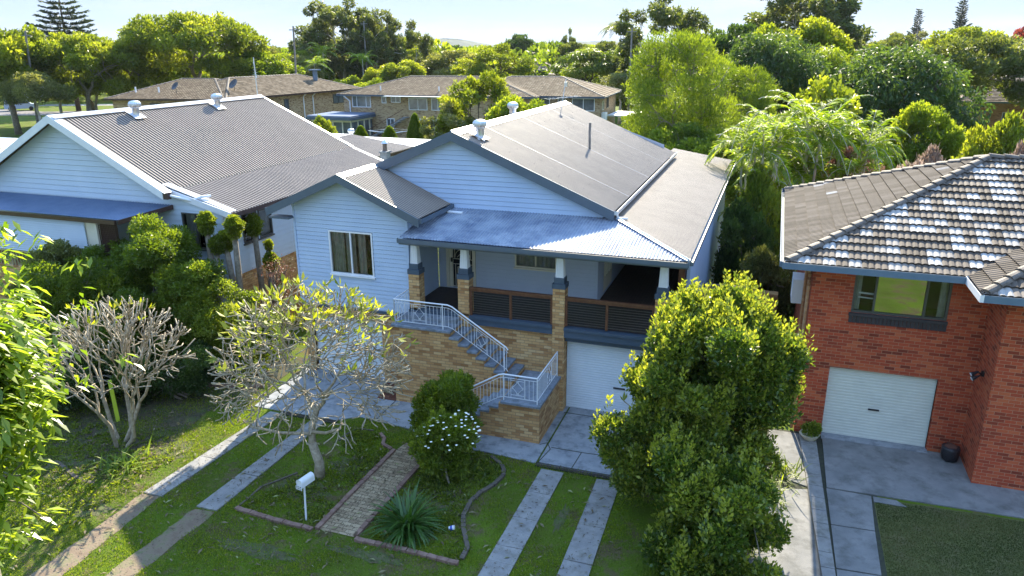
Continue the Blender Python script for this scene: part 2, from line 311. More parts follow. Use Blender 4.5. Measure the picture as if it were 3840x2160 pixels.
def add_in(o, mb, m):
    """add more faces of another material to an existing part"""
    me = o.data; inv = rootmat(o).inverted(); a = np.empty(len(me.vertices) * 3, np.float32); me.vertices.foreach_get('co', a); v = [tuple(p) for p in a.reshape(-1, 3)]
    f = [tuple(p.vertices) for p in me.polygons]; n0 = len(f); k = len(v); r = [0.] * n0; me.attributes['rnd'].data.foreach_get('value', r); me2 = bpy.data.meshes.new(me.name)
    me2.from_pydata(v + [tuple(inv @ Vector(p)) for p in mb.v], [], f + [tuple(i + k for i in q) for q in mb.f]); [me2.materials.append(q) for q in me.materials]; me2.materials.append(M[m]); mi = [p.material_index for p in me.polygons]
    me2.polygons.foreach_set('material_index', mi + [len(me.materials)] * len(mb.f)); at = me2.attributes.new('rnd', 'FLOAT', 'FACE'); at.data.foreach_set('value', np.array(list(r) + mb.r, np.float32)); o.data = me2; me2.update()

def clip(poly, k, v, keep):
    """clip a list of tuples by coordinate k at v; keep +1: >=v, -1: <=v"""
    out = []; n = len(poly)
    for i in range(n):
        a = poly[i]; b = poly[(i + 1) % n]; da = (a[k] - v) * keep; db = (b[k] - v) * keep
        if da >= 0: out.append(a)
        if (da > 0 and db < 0) or (da < 0 and db > 0):
            t = da / (da - db); out.append(tuple(a[j] + (b[j] - a[j]) * t for j in range(len(a))))
    return out
def area2(p): return abs(sum(p[i][0] * p[(i + 1) % len(p)][1] - p[(i + 1) % len(p)][0] * p[i][1] for i in range(len(p)))) / 2
def split_holes(poly, holes):
    ps = [poly]
    for (u0, z0, u1, z1) in holes:
        nx = []
        for p in ps:
            a = clip(p, 0, u0, -1); b = clip(p, 0, u1, 1); m_ = clip(clip(p, 0, u0, 1), 0, u1, -1) if len(p) > 2 else []
            c = clip(m_, 1, z0, -1) if len(m_) > 2 else []; d = clip(m_, 1, z1, 1) if len(m_) > 2 else []
            nx += [q for q in (a, b, c, d) if len(q) > 2 and area2(q) > 1e-5]
        ps = nx
    return ps
def wall(mb, poly, O, U, N, holes=(), board=None, lip=.02, depth=0.):
    """flat wall in the plane O + u*U + z*Z; board = height of the weatherboards"""
    O = Vector(O); U = Vector(U); N = Vector(N); Z = Vector((0, 0, 1)); flip = U.cross(Z).dot(N) < 0
    def put(pts2, off):
        P = [O + U * p[0] + Z * p[1] + N * off(p) for p in pts2]
        mb.face(P[::-1] if flip else P)
    for p in split_holes(poly, holes):
        if board is None: put(p, lambda q: 0.); continue
        z0 = math.floor(min(q[1] for q in p) / board) * board; zt = max(q[1] for q in p)
        while z0 < zt:
            g = .007
            s_ = clip(clip(p, 1, z0, 1), 1, z0 + board - g, -1) if len(p) > 2 else []
            if len(s_) > 2 and area2(s_) > 1e-5:
                tp = [q for q in s_ if abs(q[1] - z0 - board + g) < 1e-5]
                if len(tp) == 2:
                    a, b = tp; P = [O + U * a[0] + Z * a[1], O + U * b[0] + Z * b[1]]; mb.face([P[0], P[1], P[1] - N * .05, P[0] - N * .05])
                put(s_, lambda q: lip * (1 - (q[1] - z0) / board))
                bt = [q for q in s_ if abs(q[1] - z0) < 1e-5]
                if len(bt) == 2:
                    a, b = bt; P = [O + U * a[0] + Z * a[1], O + U * b[0] + Z * b[1]]
                    mb.face([P[0], P[1], P[1] + N * lip, P[0] + N * lip])
            z0 += board
    for (u0, z0, u1, z1) in holes:
        if depth:
            c = [(u0, z0), (u1, z0), (u1, z1), (u0, z1)]
            for i in range(4):
                a, b = c[i], c[(i + 1) % 4]; P = [O + U * a[0] + Z * a[1] + N * lip, O + U * b[0] + Z * b[1] + N * lip]
                mb.face([P[0], P[1], P[1] - N * depth, P[0] - N * depth])
    return mb
def roof(mb, poly, udir, kind='corr', step=.12, amp=.013, sub=8, course=.33, lip=.028, grain=.3):
    """convex roof plane; udir = horizontal direction along which the profile repeats"""
    P = [Vector(p) for p in poly]; u = Vector(udir).normalized(); n = (P[1] - P[0]).cross(P[2] - P[0]).normalized()
    if n.z < 0: n = -n
    v = n.cross(u).normalized()
    if v.z < 0: v = -v
    u = v.cross(n); O = P[0]
    Q = [((p - O).dot(u), (p - O).dot(v)) for p in P]
    da = step / sub; a0 = math.floor(min(q[0] for q in Q) / da); a1 = math.ceil(max(q[0] for q in Q) / da)
    for i in range(a0, a1):
        c = clip(clip(Q, 0, i * da, 1), 0, (i + 1) * da, -1)
        if len(c) < 3 or area2(c) < 1e-7: continue
        if kind == 'corr':
            W = [O + u * q[0] + v * q[1] + n * (amp * (1 + math.sin(2 * math.pi * q[0] / step))) for q in c]; mb.face(W, .5 + .5 * math.sin(2 * math.pi * (i + .5) / sub)); continue  # shade of the corrugation painted per face: dark troughs, pale crests
        b0 = min(q[1] for q in c); b1 = max(q[1] for q in c); j0 = math.floor(b0 / course); j1 = math.ceil(b1 / course)
        for j in range(j0, j1):
            s_ = clip(clip(c, 1, j * course, 1), 1, (j + 1) * course, -1)
            if len(s_) < 3 or area2(s_) < 1e-7: continue
            def h(q):
                ph = (q[0] / step) % 1.
                pr = amp * (abs(math.sin(2 * math.pi * ph)) ** .8)
                return pr + lip * (1 - (q[1] / course - j))
            rr = random.Random(math.floor((i + .5) * da / step) * 7919 + j * 104729 + 5).random()
            mb.face([O + u * q[0] + v * q[1] + n * h(q) for q in s_], rr)
            bt = [q for q in s_ if abs(q[1] - j * course) < 1e-6]
            if len(bt) == 2: mb.face([O + u * q[0] + v * q[1] + n * k_ for q, k_ in ((bt[0], 0), (bt[1], 0), (bt[1], h(bt[1])), (bt[0], h(bt[0])))], 0.)
    return mb
def under(mb, poly, d=.05):
    mb.face([(p[0], p[1], p[2] - d) for p in poly]); return mb

# ------------------------------------------------------------------ windows, vents and other fittings
def window(parent, O, U, N, w, h, cols=(.5,), frame='white', fw=.05, curtain=None, glass='glass', proud=.02, room=True, sill=True, transom=None):
    """O = lower-left corner on the wall plane"""
    O = Vector(O); U = Vector(U); N = Vector(N); Z = Vector((0, 0, 1)); f = MB()
    def bar(u0, z0, u1, z1, n0=-.05, n1=None):
        n1 = proud + .02 if n1 is None else n1
        ps = [O + U * a + Z * b + N * c for c in (n0, n1) for (a, b) in ((u0, z0), (u1, z0), (u1, z1), (u0, z1))]; i = len(f.v); f.v += [tuple(p) for p in ps]
        for q in ((0, 3, 2, 1), (4, 5, 6, 7), (0, 1, 5, 4), (1, 2, 6, 5), (2, 3, 7, 6), (3, 0, 4, 7)): f.f.append(tuple(i + k for k in q)); f.r.append(.5)
    bar(0, 0, w, fw); bar(0, h - fw, w, h); bar(0, fw, fw, h - fw); bar(w - fw, fw, w, h - fw)
    for c in cols: bar(w * c - fw * .45, fw, w * c + fw * .45, h - fw, -.03)
    if transom: bar(fw, h * transom - fw * .4, w - fw, h * transom + fw * .4, -.025)
    fo = obj('window', f, frame, parent)
    if sill:
        sm = MB(); a = O + U * -.03 + Z * -.05; b = O + U * (w + .03) + Z * -.002
        ps = [a + N * 0, O + U * (w + .03) + Z * -.05]; sm.v = []; 
        for c in (-.02, proud + .06):
            for (q, z) in ((-.03, -.05), (w + .03, -.05), (w + .03, -.003), (-.03, -.003)): sm.v.append(tuple(O + U * q + Z * z + N * c))
        sm.f = [(0, 3, 2, 1), (4, 5, 6, 7), (0, 1, 5, 4), (1, 2, 6, 5), (2, 3, 7, 6), (3, 0, 4, 7)]; sm.r = [.5] * 6
        obj('sill', sm, frame, fo)
    g = MB(); g.face([O + U * a + Z * b + N * 0. for (a, b) in ((fw, fw), (w - fw, fw), (w - fw, h - fw), (fw, h - fw))]); obj('pane', g, glass, fo)
    if room:
        r = MB(); c8 = [O + U * a + Z * b - N * d for d in (.06, .9) for (a, b) in ((-.02, -.02), (w + .02, -.02), (w + .02, h + .02), (-.02, h + .02))]
        for q in ((4, 5, 6, 7), (0, 1, 5, 4), (1, 2, 6, 5), (2, 3, 7, 6), (3, 0, 4, 7)): r.face([c8[k] for k in q])
        obj('room', r, 'dark', fo)
    if curtain:
        cm = MB()
        for (c0, c1) in curtain:
            k = max(6, int((c1 - c0) * w / .025)); pr = None
            for i in range(k + 1):
                t = c0 + (c1 - c0) * i / k; dd = .11 + .022 * math.sin(i * 1.15) + .01 * math.sin(i * .37)
                a = O + U * (t * w) + Z * .03 - N * dd; b = O + U * (t * w) + Z * (h - .03) - N * dd
                if pr: cm.face([pr[0], a, b, pr[1]])
                pr = (a, b)
        obj('curtain', cm, 'curtain', fo)
    return fo
def roller(parent, O, U, N, w, h, m, hx=.5, hz=.45, hw=.3, pitch=.075):
    O = Vector(O); U = Vector(U); N = Vector(N); Z = Vector((0, 0, 1)); d = MB(); k = int(h / pitch)
    for i in range(k):
        z0 = h * i / k; z1 = h * (i + 1) / k; zz = [z0, z0 + (z1 - z0) * .16, z0 + (z1 - z0) * .84, z1]; oo = [0, .012, .012, 0]
        for j in range(3): d.face([O + Z * zz[j] + N * oo[j], O + U * w + Z * zz[j] + N * oo[j], O + U * w + Z * zz[j + 1] + N * oo[j + 1], O + Z * zz[j + 1] + N * oo[j + 1]])
    o = obj('garage_door', d, m, parent)
    hm = MB(); a = O + U * (w * hx) + Z * (h * hz) + N * .03; hm.beam(a, a + U * hw, .02, .045); obj('handle', hm, 'iron', o); return o
def turbine(parent, c, s=1., tilt=None):
    n = MB(); n.lathe(c, [(.21 * s, -.12), (.16 * s, .02), (.155 * s, .32 * s), (.17 * s, .34 * s)], 14)
    o = obj('turbine_vent', n, 'galv', parent, smooth=True)
    h = MB(); h.lathe((c[0], c[1], c[2] + .33 * s), [(.17 * s, 0), (.235 * s, .05 * s), (.27 * s, .13 * s), (.265 * s, .2 * s), (.22 * s, .27 * s), (.13 * s, .315 * s), (.02 * s, .33 * s)], 40, .07)
    obj('turbine_head', h, 'galv', o)
    f = MB(); f.box((c[0] - .28 * s, c[1] - .3 * s, 0), (c[0] + .28 * s, c[1] + .3 * s, .01))
    if tilt is not None:
        f.v = [(x, y, c[2] + .045 + z + (x - c[0]) * tilt) for (x, y, z) in f.v]; obj('flashing', f, 'tin_new', o)
    return o
def fascia(mb, a, b, h, t=.04, cap=0.):
    """vertical board below the line a-b"""
    a = Vector(a); b = Vector(b); z = Vector((0, 0, 1)); sd = (b - a).cross(z).normalized() * t; i = len(mb.v)
    mb.v += [tuple(p) for p in (a, b, b - z * h, a - z * h, a + sd, b + sd, b - z * h + sd, a - z * h + sd)]
    for q in ((0, 3, 2, 1), (4, 5, 6, 7), (0, 1, 5, 4), (1, 2, 6, 5), (2, 3, 7, 6), (3, 0, 4, 7)): mb.f.append(tuple(i + k for k in q)); mb.r.append(.5)
def gutter(mb, a, b, out, wdt=.11, h=.12):
    """quad gutter: closed bottom and outer face, open top"""
    a = Vector(a); b = Vector(b); o = Vector(out); z = Vector((0, 0, 1)); t = .012
    P = [(0, 0), (wdt, 0), (wdt, h), (wdt - t, h), (wdt - t, t), (0, t)]
    for i in range(len(P)):
        p, q = P[i], P[(i + 1) % len(P)]
        mb.face([a + o * p[0] + z * (p[1] - h), b + o * p[0] + z * (p[1] - h), b + o * q[0] + z * (q[1] - h), a + o * q[0] + z * (q[1] - h)])
    for e in (a, b): mb.face([e - z * h, e + o * wdt - z * h, e + o * wdt, e])
def caps(mb, a, b, r=.12, seg=.38, up=.02):
    """overlapping ridge tiles from a up to b"""
    a = Vector(a); b = Vector(b); d = (b - a); n = max(1, round(d.length / seg)); dn = d.normalized(); sd = dn.cross(Vector((0, 0, 1))).normalized(); u = sd.cross(dn)
    for i in range(n):
        p = a + d * (i / n) + u * (up + .035); q = a + d * ((i + 1.06) / n) + u * up; k = 6; A = []; B = []
        for j in range(k + 1):
            t = math.pi * j / k; A.append(p + sd * math.cos(t) * r * 1.05 + u * (math.sin(t) * r * .75 - .03)); B.append(q + sd * math.cos(t) * r + u * (math.sin(t) * r * .7 - .03))
        for j in range(k): mb.face([A[j], A[j + 1], B[j + 1], B[j]], .4)
        mb.face(A, .2)

# =================================================================== ground
g = MB(); R_ = 6000
g.face([(-R_, -R_, 0), (R_, -R_, 0), (R_, R_, 0), (-R_, R_, 0)]); struct('ground', g, 'lawn')
def sheet(name, polys, m, z):
    b = MB()
    for p in polys: b.face([(x, y, z) for x, y in p])
    return struct(name, b, m)
def slab(name, polys, m, z0, z1):
    b = MB()
    for p in polys: b.prism(p, z0, z1)
    return struct(name, b, m)
def wob(a, b, k, amt, rnd):
    return [(a[0] + (b[0] - a[0]) * i / k + rnd.uniform(-amt, amt), a[1] + (b[1] - a[1]) * i / k + rnd.uniform(-amt, amt)) for i in range(k + 1)]
rr = random.Random(3)
STRIPS = []
def strip(x0a, x1a, ya, x0b, x1b, yb, n, m, z=.03):
    """a wheel strip cast in n slabs with joints"""
    b = MB()
    for i in range(n):
        t0 = (i + .006) / n; t1 = (i + .994) / n; j0 = rr.uniform(-.02, .02); j1 = rr.uniform(-.02, .02)
        q = [(x0a + (x0b - x0a) * t0, ya + (yb - ya) * t0), (x1a + (x1b - x1a) * t0, ya + (yb - ya) * t0 + j0), (x1a + (x1b - x1a) * t1, ya + (yb - ya) * t1 + j1), (x0a + (x0b - x0a) * t1, ya + (yb - ya) * t1)]
        b.prism(q, -.02, z + rr.uniform(-.004, .006))
    STRIPS.append([(x0a, ya), (x1a, ya), (x1b, yb), (x0b, yb)]); return struct('path', b, m)
strip(-7.82, -7.38, -2.76, -8.13, -7.58, -7.3, 5, 'concrete_l'); strip(-6.36, -5.93, -2.76, -6.50, -5.93, -7.36, 3, 'concrete_l')
strip(.68, 1.27, -3.2, .62, 1.2, -9.6, 12, 'concrete_l'); strip(2.12, 2.70, -3.2, 2.18, 2.82, -9.6, 10, 'concrete_l')
APRON = [[(-8.6, -.7), (-8.5, -2.62), (-5.7, -2.62), (-5.2, -2.2), (-4.4, -2.28), (-3.4, -2.4), (-2.95, -2.85), (-2.3, -3.02), (-1.1, -2.86), (.45, -2.98), (.45, .4), (-8.6, .4)], [(.5, -2.98), (2.9, -2.98), (3.4, -2.6), (3.4, .45), (.5, .45)]]
slab('driveway', APRON, 'concrete', -.02, .025)
crk = MB()
for path in ([(.5, -2.95), (.62, -2.2), (.45, -1.9), (.28, -2.05)], [(1.4, -2.95), (1.45, -2.1)], [(.62, -2.1), (1.45, -2.1), (3.3, -2.0)], [(.4, -.05), (3.3, -.05)], [(-2.9, -2.8), (-2.75, -2.1)], [(-4.6, -2.25), (-4.63, -.95)], [(-6.9, -2.6), (-6.9, .1)]):
    for a, b in zip(path, path[1:]): crk.beam((a[0], a[1], .028), (b[0], b[1], .028), .022, .006)
struct('path_joints', crk, 'gap')
sheet('path', [[(-3.27, -3.58), (-3.3, -7.16), (-2.42, -7.16), (-2.36, -4.1), (-2.36, -3.2), (-3.2, -3.1)]], 'paver', .014)
sheet('path', [[(-5.25, -.98), (-4.64, -.98), (-4.6, .1), (-5.5, .1)]], 'paver_red', .031)
tr = []                                             # worn tyre tracks past the end of the left strips
for (x0, x1, xa, xb, y0, y1) in ((-8.15, -7.62, -7.95, -7.2, -7.3, -13.), (-6.5, -5.95, -6.7, -6.0, -7.4, -13.)):
    l = wob((x0, y0), (xa, y1), 22, .035, rr); r_ = wob((x1, y0), (xb, y1), 22, .035, rr); tr.append(l + r_[::-1])
sheet('dirt_track', tr, 'soil', .006)
bed = [(-5.57, -7.1), (-5.57, -6.15), (-5.1, -5.33), (-4.5, -4.63), (-4.92, -3.35), (-4.83, -2.85), (-4.35, -2.81), (-3.62, -3.25), (-3.35, -3.6), (-3.35, -7.1)]
BED2 = [(-2.3, -4.0), (-1.9, -3.1), (-.75, -3.04), (-.37, -3.33), (-.13, -3.83), (-.39, -4.66), (-.43, -5.68), (.10, -6.69), (.10, -7.15), (-2.3, -7.15)]
mul = [[(-16, 1.0), (-16, -3.2), (-13.6, -5.6), (-11.6, -6.6), (-9.9, -6.5), (-9.2, -5.2), (-9.6, -3.4), (-8.9, -1.6), (-9.0, 1.0)]]
sheet('garden_soil', mul + [[(3.4, -2.6), (3.55, -3.3), (3.9, -4.0), (4.3, -4.8), (4.6, -5.9), (4.5, -7.0), (4.9, -8.6), (6.6, -8.4), (6.3, -3.0), (6.1, .3), (3.42, .3)]], 'mulch', .008)
PATCH = []
for (cx, cy, rx, ry) in ((-4.6, -5.9, .7, .4), (-3.9, -4.6, .6, .5), (-10.9, -7.0, 1.2, .5), (-9.2, -5.4, .8, .5), (-9.0, -8.2, .7, .3), (-1.4, -5.2, .7, .5), (-4.2, -8.2, 1.0, .22), (-1.8, -7.6, .9, .16), (1.7, -5.0, .12, .5), (1.75, -7.6, .14, .7), (-12.2, -8.1, .9, .4)):
    K = 26; PATCH.append([(cx + rx * math.cos(6.283 * i / K) * (1 + .25 * math.sin(i * 2.3 + cx) + rr.uniform(-.2, .2)), cy + ry * math.sin(6.283 * i / K) * (1 + .25 * math.sin(i * 1.7 + cy) + rr.uniform(-.12, .12))) for i in range(K)])
sheet('bare_patches', PATCH, 'soil_d', .005)
# neighbour's paving
slab('driveway', [[(6.1, .8), (6.1, -1.5), (7.06, -1.9), (7.06, .8)], [(7.48, -1.77), (16, -1.55), (16, .9), (7.48, .9)]], 'concrete_d', -.02, .03)
slab('path', [[(7.5, -3.3), (8.40, -3.25), (8.46, -1.82), (7.47, -1.81)], [(7.52, -4.85), (8.37, -4.8), (8.40, -3.29), (7.5, -3.34)], [(7.55, -7.5), (8.33, -7.5), (8.37, -4.84), (7.52, -4.9)], [(8.5, -2.05), (9.2, -2.05), (9.0, -1.83), (8.5, -1.83)]], 'concrete_d', -.02, .025)
slab('path', [[(5.9, -3.1), (6.3, -2.2), (7.05, -2.0), (7.2, -2.9), (7.45, -5.2), (7.45, -7.5), (6.3, -7.2), (5.8, -5.2), (5.65, -4.1)]], 'concrete_d', -.02, .018)
sheet('joint_soil', [[(6.05, -7.5), (8.6, -7.5), (8.6, -1.6), (16, -1.4), (16, .95), (6.05, .95)]], 'gap', .003)
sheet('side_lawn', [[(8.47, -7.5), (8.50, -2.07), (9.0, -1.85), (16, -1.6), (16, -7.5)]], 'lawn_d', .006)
kb = MB()
for i in range(16): kb.prism([(6.88 + i * .03, .7 - i * .52), (7.3 + i * .016, .7 - i * .52), (7.3 + (i + 1) * .016, .7 - (i + .97) * .52), (6.88 + (i + 1) * .03, .7 - (i + .97) * .52)], -.02, .10)
tag(obj('garden_kerb', kb, 'concrete_l', origin=(7.2, -3, 0)), 'pale raised concrete kerb running beside the dark shaded driveway', 'kerb')
# back street on the far left, park lawn stays the ground sheet
sheet('road', [[(-170, 92), (-150, 70), (-112.9, 69), (-100, 74), (-60, 92), (-66, 97), (-100, 84), (-112, 77), (-145, 82), (-160, 100)]], 'asphalt', .01)
sheet('pavement', [[(-125, 86), (-110, 92), (-90, 100), (-92, 103), (-112, 96), (-127, 90)]], 'concrete_l', .01)

# =================================================================== the blue-grey house
H = thing('weatherboard_house', 'blue-grey weatherboard house on tan brick with a wide front verandah, in the centre', 'house', (-2.5, 7.5, 0))
X0, X1 = -8.43, -4.53
b = MB(); wall(b, [(-7.96 - .47, 2.4), (X1, 2.4), (X1, 5.6), (-6.566, 6.52), (X0, 5.69)], (0, .15, 0), (1, 0, 0), (0, -1, 0), [(-7.23, 3.52, -5.71, 4.91)], .13, .018, .07)
wall(b, [(0, 2.4), (9, 2.4), (9, 5.4), (0, 5.4)], (X0, .15, 0), (0, 1, 0), (-1, 0, 0), (), .13)
wall(b, [(0, 2.4), (2.05, 2.4), (2.05, 5.6), (0, 5.6)], (X1, .15, 0), (0, 1, 0), (1, 0, 0), (), .13)
for x in (X0, X1): b.box((x - .03, .11, 2.4), (x + .03, .17, 5.68 if x == X0 else 5.45))
obj('wing_wall', b, 'board_blue', H)
b = MB(); wall(b, [(-8.55, 4.9), (.9, 4.9), (.9, 5.55), (-3.844, 7.62), (-8.55, 5.6)], (0, 2.2, 0), (1, 0, 0), (0, -1, 0), (), .15, .02)
obj('gable_wall', b, 'board_blue', H)
b = MB(); wall(b, [(-4.5, 2.6), (.77, 2.6), (.77, 4.95), (-4.5, 4.95)], (0, 2.2, 0), (1, 0, 0), (0, -1, 0), [(-4.22, 2.76, -3.2, 4.85), (-1.87, 3.64, -.5, 4.75)], .13, .018, .08)
wall(b, [(2.2, 2.6), (15, 2.6), (15, 5.1), (2.2, 5.1)], (.77, 0, 0), (0, 1, 0), (1, 0, 0), [(3.05, 2.8, 4.3, 4.75)], .13, .018, .08)
b.box((.74, 2.165, 2.74), (.80, 2.225, 5.0)); wall(b, [(0, 0), (9.3, 0), (9.3, 6), (4.65, 7.6), (0, 6)], (-8.5, 15.0, 0), (1, 0, 0), (0, 1, 0))
obj('verandah_wall', b, 'board_grey', H)
b = MB(); wall(b, [(2.9, 0), (17.7, 0), (17.7, 4.85), (2.9, 4.85)], (3.45, 0, 0), (0, 1, 0), (1, 0, 0), (), .13); wall(b, [(2.9, 2.7), (17.7, 2.7), (17.7, 4.85), (2.9, 4.85)], (3.40, 0, 0), (0, 1, 0), (-1, 0, 0))
wall(b, [(.78, 0), (3.45, 0), (3.45, 4.9), (.78, 4.9)], (0, 17.7, 0), (1, 0, 0), (0, 1, 0)); wall(b, [(.78, 2.7), (3.4, 2.7), (3.4, 4.9), (.78, 4.9)], (0, 9.2, 0), (1, 0, 0), (0, -1, 0), (), .13)
b.box((3.36, 2.86, 2.7), (3.46, 2.96, 4.85)); b.box((3.36, .0, 2.7), (3.44, .08, 4.0)); obj('side_wall', b, 'board_blue', H)
b = MB(); b.box((3.15, 2.6, 0), (3.33, 2.78, 4.8)); obj('post', b, 'timber', H)
# brick base
b = MB(); wall(b, [(-5.62, 0), (-4.64, 0), (-4.64, 2.4), (-5.62, 2.4)], (0, .19, 0), (1, 0, 0), (0, -1, 0)); wall(b, [(X0, 0), (-8.15, 0), (-8.15, 2.4), (X0, 2.4)], (0, .19, 0), (1, 0, 0), (0, -1, 0))
b.box((-8.15, .19, 2.05), (-5.62, .4, 2.4)); b.box((-5.62, .2, 0), (-5.5, .6, 2.39)); wall(b, [(0, 0), (9, 0), (9, 2.4), (0, 2.4)], (X0, .19, 0), (0, 1, 0), (-1, 0, 0))
wall(b, [(-4.64, 0), (.35, 0), (.35, 2.45), (-4.64, 2.45)], (0, .12, 0), (1, 0, 0), (0, -1, 0)); wall(b, [(0, 0), (18, 0), (18, 2.6), (0, 2.6)], (3.3, .1, 0), (0, 1, 0), (1, 0, 0))
obj('brick_base', b, 'brick_tan', H)
b = MB(); b.box((X0, .1, 2.36), (-4.64, .2, 2.44)); obj('base_plate', b, 'slate', H)
roller(H, (-8.15, .36, 0), (1, 0, 0), (0, -1, 0), 2.53, 2.05, 'door_white')
roller(H, (.355, .376, 0), (1, 0, 0), (0, -1, 0), 2.5, 2.2, 'door_white', .56, .38, .34)
window(H, (-7.23, .15, 3.52), (1, 0, 0), (0, -1, 0), 1.52, 1.39, (.5,), 'white', .05, [(.02, .3), (.34, .56), (.62, .8)])
window(H, (-1.87, 2.2, 3.64), (1, 0, 0), (0, -1, 0), 1.37, 1.11, (.5,), 'cream', .05, [(.02, .98)])
# front door with its security screen
d = MB(); d.box((-4.22, 2.15, 2.76), (-4.12, 2.26, 4.85)); d.box((-3.3, 2.15, 2.76), (-3.2, 2.26, 4.85)); d.box((-4.12, 2.15, 4.75), (-3.3, 2.26, 4.85)); d.box((-4.13, 2.2, 2.76), (-4.02, 2.24, 4.76))
do = obj('front_door', d, 'cream', H)
d = MB(); d.box((-4.02, 2.25, 2.78), (-3.3, 2.27, 4.75)); obj('door_leaf', d, 'dark', do)
d = MB(); x0, x1, z0, z1 = -4.0, -3.32, 2.8, 4.73; yy = 2.2
for a, c in (((x0, z0), (x0, z1)), ((x1, z0), (x1, z1)), ((x0, z0), (x1, z0)), ((x0, z1), (x1, z1)), ((x0, 3.72), (x1, 3.72)), ((x0, 3.55), (x1, 3.55)), ((x0 + .09, z0), (x0 + .09, 3.55)), ((x1 - .09, z0), (x1 - .09, 3.55)), ((x0 + .17, 2.95), (x0 + .17, 3.45)), ((x1 - .17, 2.95), (x1 - .17, 3.45)), ((x0 + .17, 3.45), (x1 - .17, 3.45)), ((x0 + .17, 2.95), (x1 - .17, 2.95)), ((x0 + .07, 3.72), (x0 + .07, z1)), ((x1 - .07, 3.72), (x1 - .07, z1))):
    d.tube([(a[0], yy, a[1]), (c[0], yy, c[1])], .011, 4)
for rad, zc in ((.26, 3.78), (.30, 4.42)): d.tube([(-3.66 + rad * math.cos(t * math.pi / 12), yy, zc + rad * math.sin(t * math.pi / 12)) for t in range(13)], .010, 4)
d.tube([(-3.66 + .07 * math.cos(t * math.pi / 6), yy, 4.1 + .07 * math.sin(t * math.pi / 6)) for t in range(13)], .012, 4); d.tube([(-3.85, yy, 3.78), (-3.66, yy, 3.95), (-3.47, yy, 3.78)], .01, 4)
obj('security_screen', d, 'cream', do); d = MB(); d.box((-4.05, 2.14, 3.62), (-4.0, 2.2, 3.75)); obj('handle', d, 'iron', do)
d = MB()                                             # french doors opening on the side deck
for a, c in ((3.05, 3.68), (3.68, 4.3)):
    for (p, q, r0, s0) in ((a, a + .08, 2.8, 4.75), (c - .08, c, 2.8, 4.75), (a + .08, c - .08, 2.8, 3.25), (a + .08, c - .08, 4.65, 4.75), (a + .28, a + .33, 3.25, 4.65)): d.box((.73, p, r0), (.79, q, s0))
fd = obj('french_door', d, 'cream', H); d = MB(); d.face([(.74, 3.05, 2.8), (.74, 4.3, 2.8), (.74, 4.3, 4.75), (.74, 3.05, 4.75)]); obj('pane', d, 'glass_dark', fd)
# deck and its front beams
b = MB(); y = .14
while y < 2.2: b.box((-4.5, y, 2.68), (3.38, y + .088, 2.72)); y += .094
x = .80
while x < 3.36: b.box((x, 2.2, 2.68), (x + .088, 9.2, 2.72)); x += .094
obj('deck', b, 'deck', H)
b = MB(); b.box((-4.5, .0, 2.67), (-2.55, .14, 2.725)); b.box((-2.54, -.06, 2.60), (-.002, .14, 2.69)); b.box((-2.54, -.02, 2.42), (-.002, .10, 2.598)); b.box((.352, -.06, 2.57), (2.86, .14, 2.66)); b.box((.352, -.02, 2.36), (2.86, .10, 2.568)); b.box((.352, .12, 2.2), (2.86, .44, 2.42)); b.box((-4.52, -.03, 2.50), (-2.9, .12, 2.665))
b.box((-4.5, .14, 2.5), (3.38, 9.2, 2.66)); obj('deck_beam', b, 'slate', H)
# four brick pillars
for k, (x, z0) in enumerate(((-4.492, 2.5), (-2.894, 1.1), (0, 0), (2.86, 0))):
    p = MB(); p.box((x, 0, z0), (x + .35, .35, 3.785)); po = obj('pillar', p, 'brick_tan', H)
    c = MB(); c.box((x - .018, -.018, 3.785), (x + .368, .368, 3.93)); c.box((x + .025, .025, 3.93), (x + .325, .325, 4.10)); obj('cap', c, 'slate', po)
    c = MB(); cx, cy = x + .175, .175; bt, tp = .118, .085
    for q in range(4):
        sg = [(-1, -1), (1, -1), (1, 1), (-1, 1)]; a, e = sg[q], sg[(q + 1) % 4]; A = [(cx + a[0] * bt, cy + a[1] * bt, 4.10), (cx + e[0] * bt, cy + e[1] * bt, 4.10), (cx + e[0] * tp, cy + e[1] * tp, 4.86), (cx + a[0] * tp, cy + a[1] * tp, 4.86)]; c.face(A)
        for t in (.2, .5, .8):
            P0 = Vector(A[0]).lerp(Vector(A[1]), t); P1 = Vector(A[3]).lerp(Vector(A[2]), t); c.beam(P0, P1, .012, .012)
    obj('column', c, 'white', po)
# deck balustrade
def balus(x0, x1, xm):
    b = MB(); b.box((x0, .02, 3.50), (x1, .12, 3.56)); b.box((x0 + .01, .045, 3.44), (x1 - .01, .095, 3.498)); o = obj('balustrade', b, 'timber', H)
    for x in (x0 + .035, xm, x1 - .035):
        p = MB(); p.box((x - .035, .035, 2.69), (x + .035, .105, 3.44)); obj('post', p, 'timber', o)
    w_ = MB()
    for k in range(9): z = 2.77 + k * .074; w_.tube([(x0, .07, z), ((x0 + x1) / 2, .07, z - .006), (x1, .07, z)], .0045, 4)
    obj('wires', w_, 'wire', o)
balus(-2.543, -.002, -1.27); balus(.352, 2.86, 1.55)
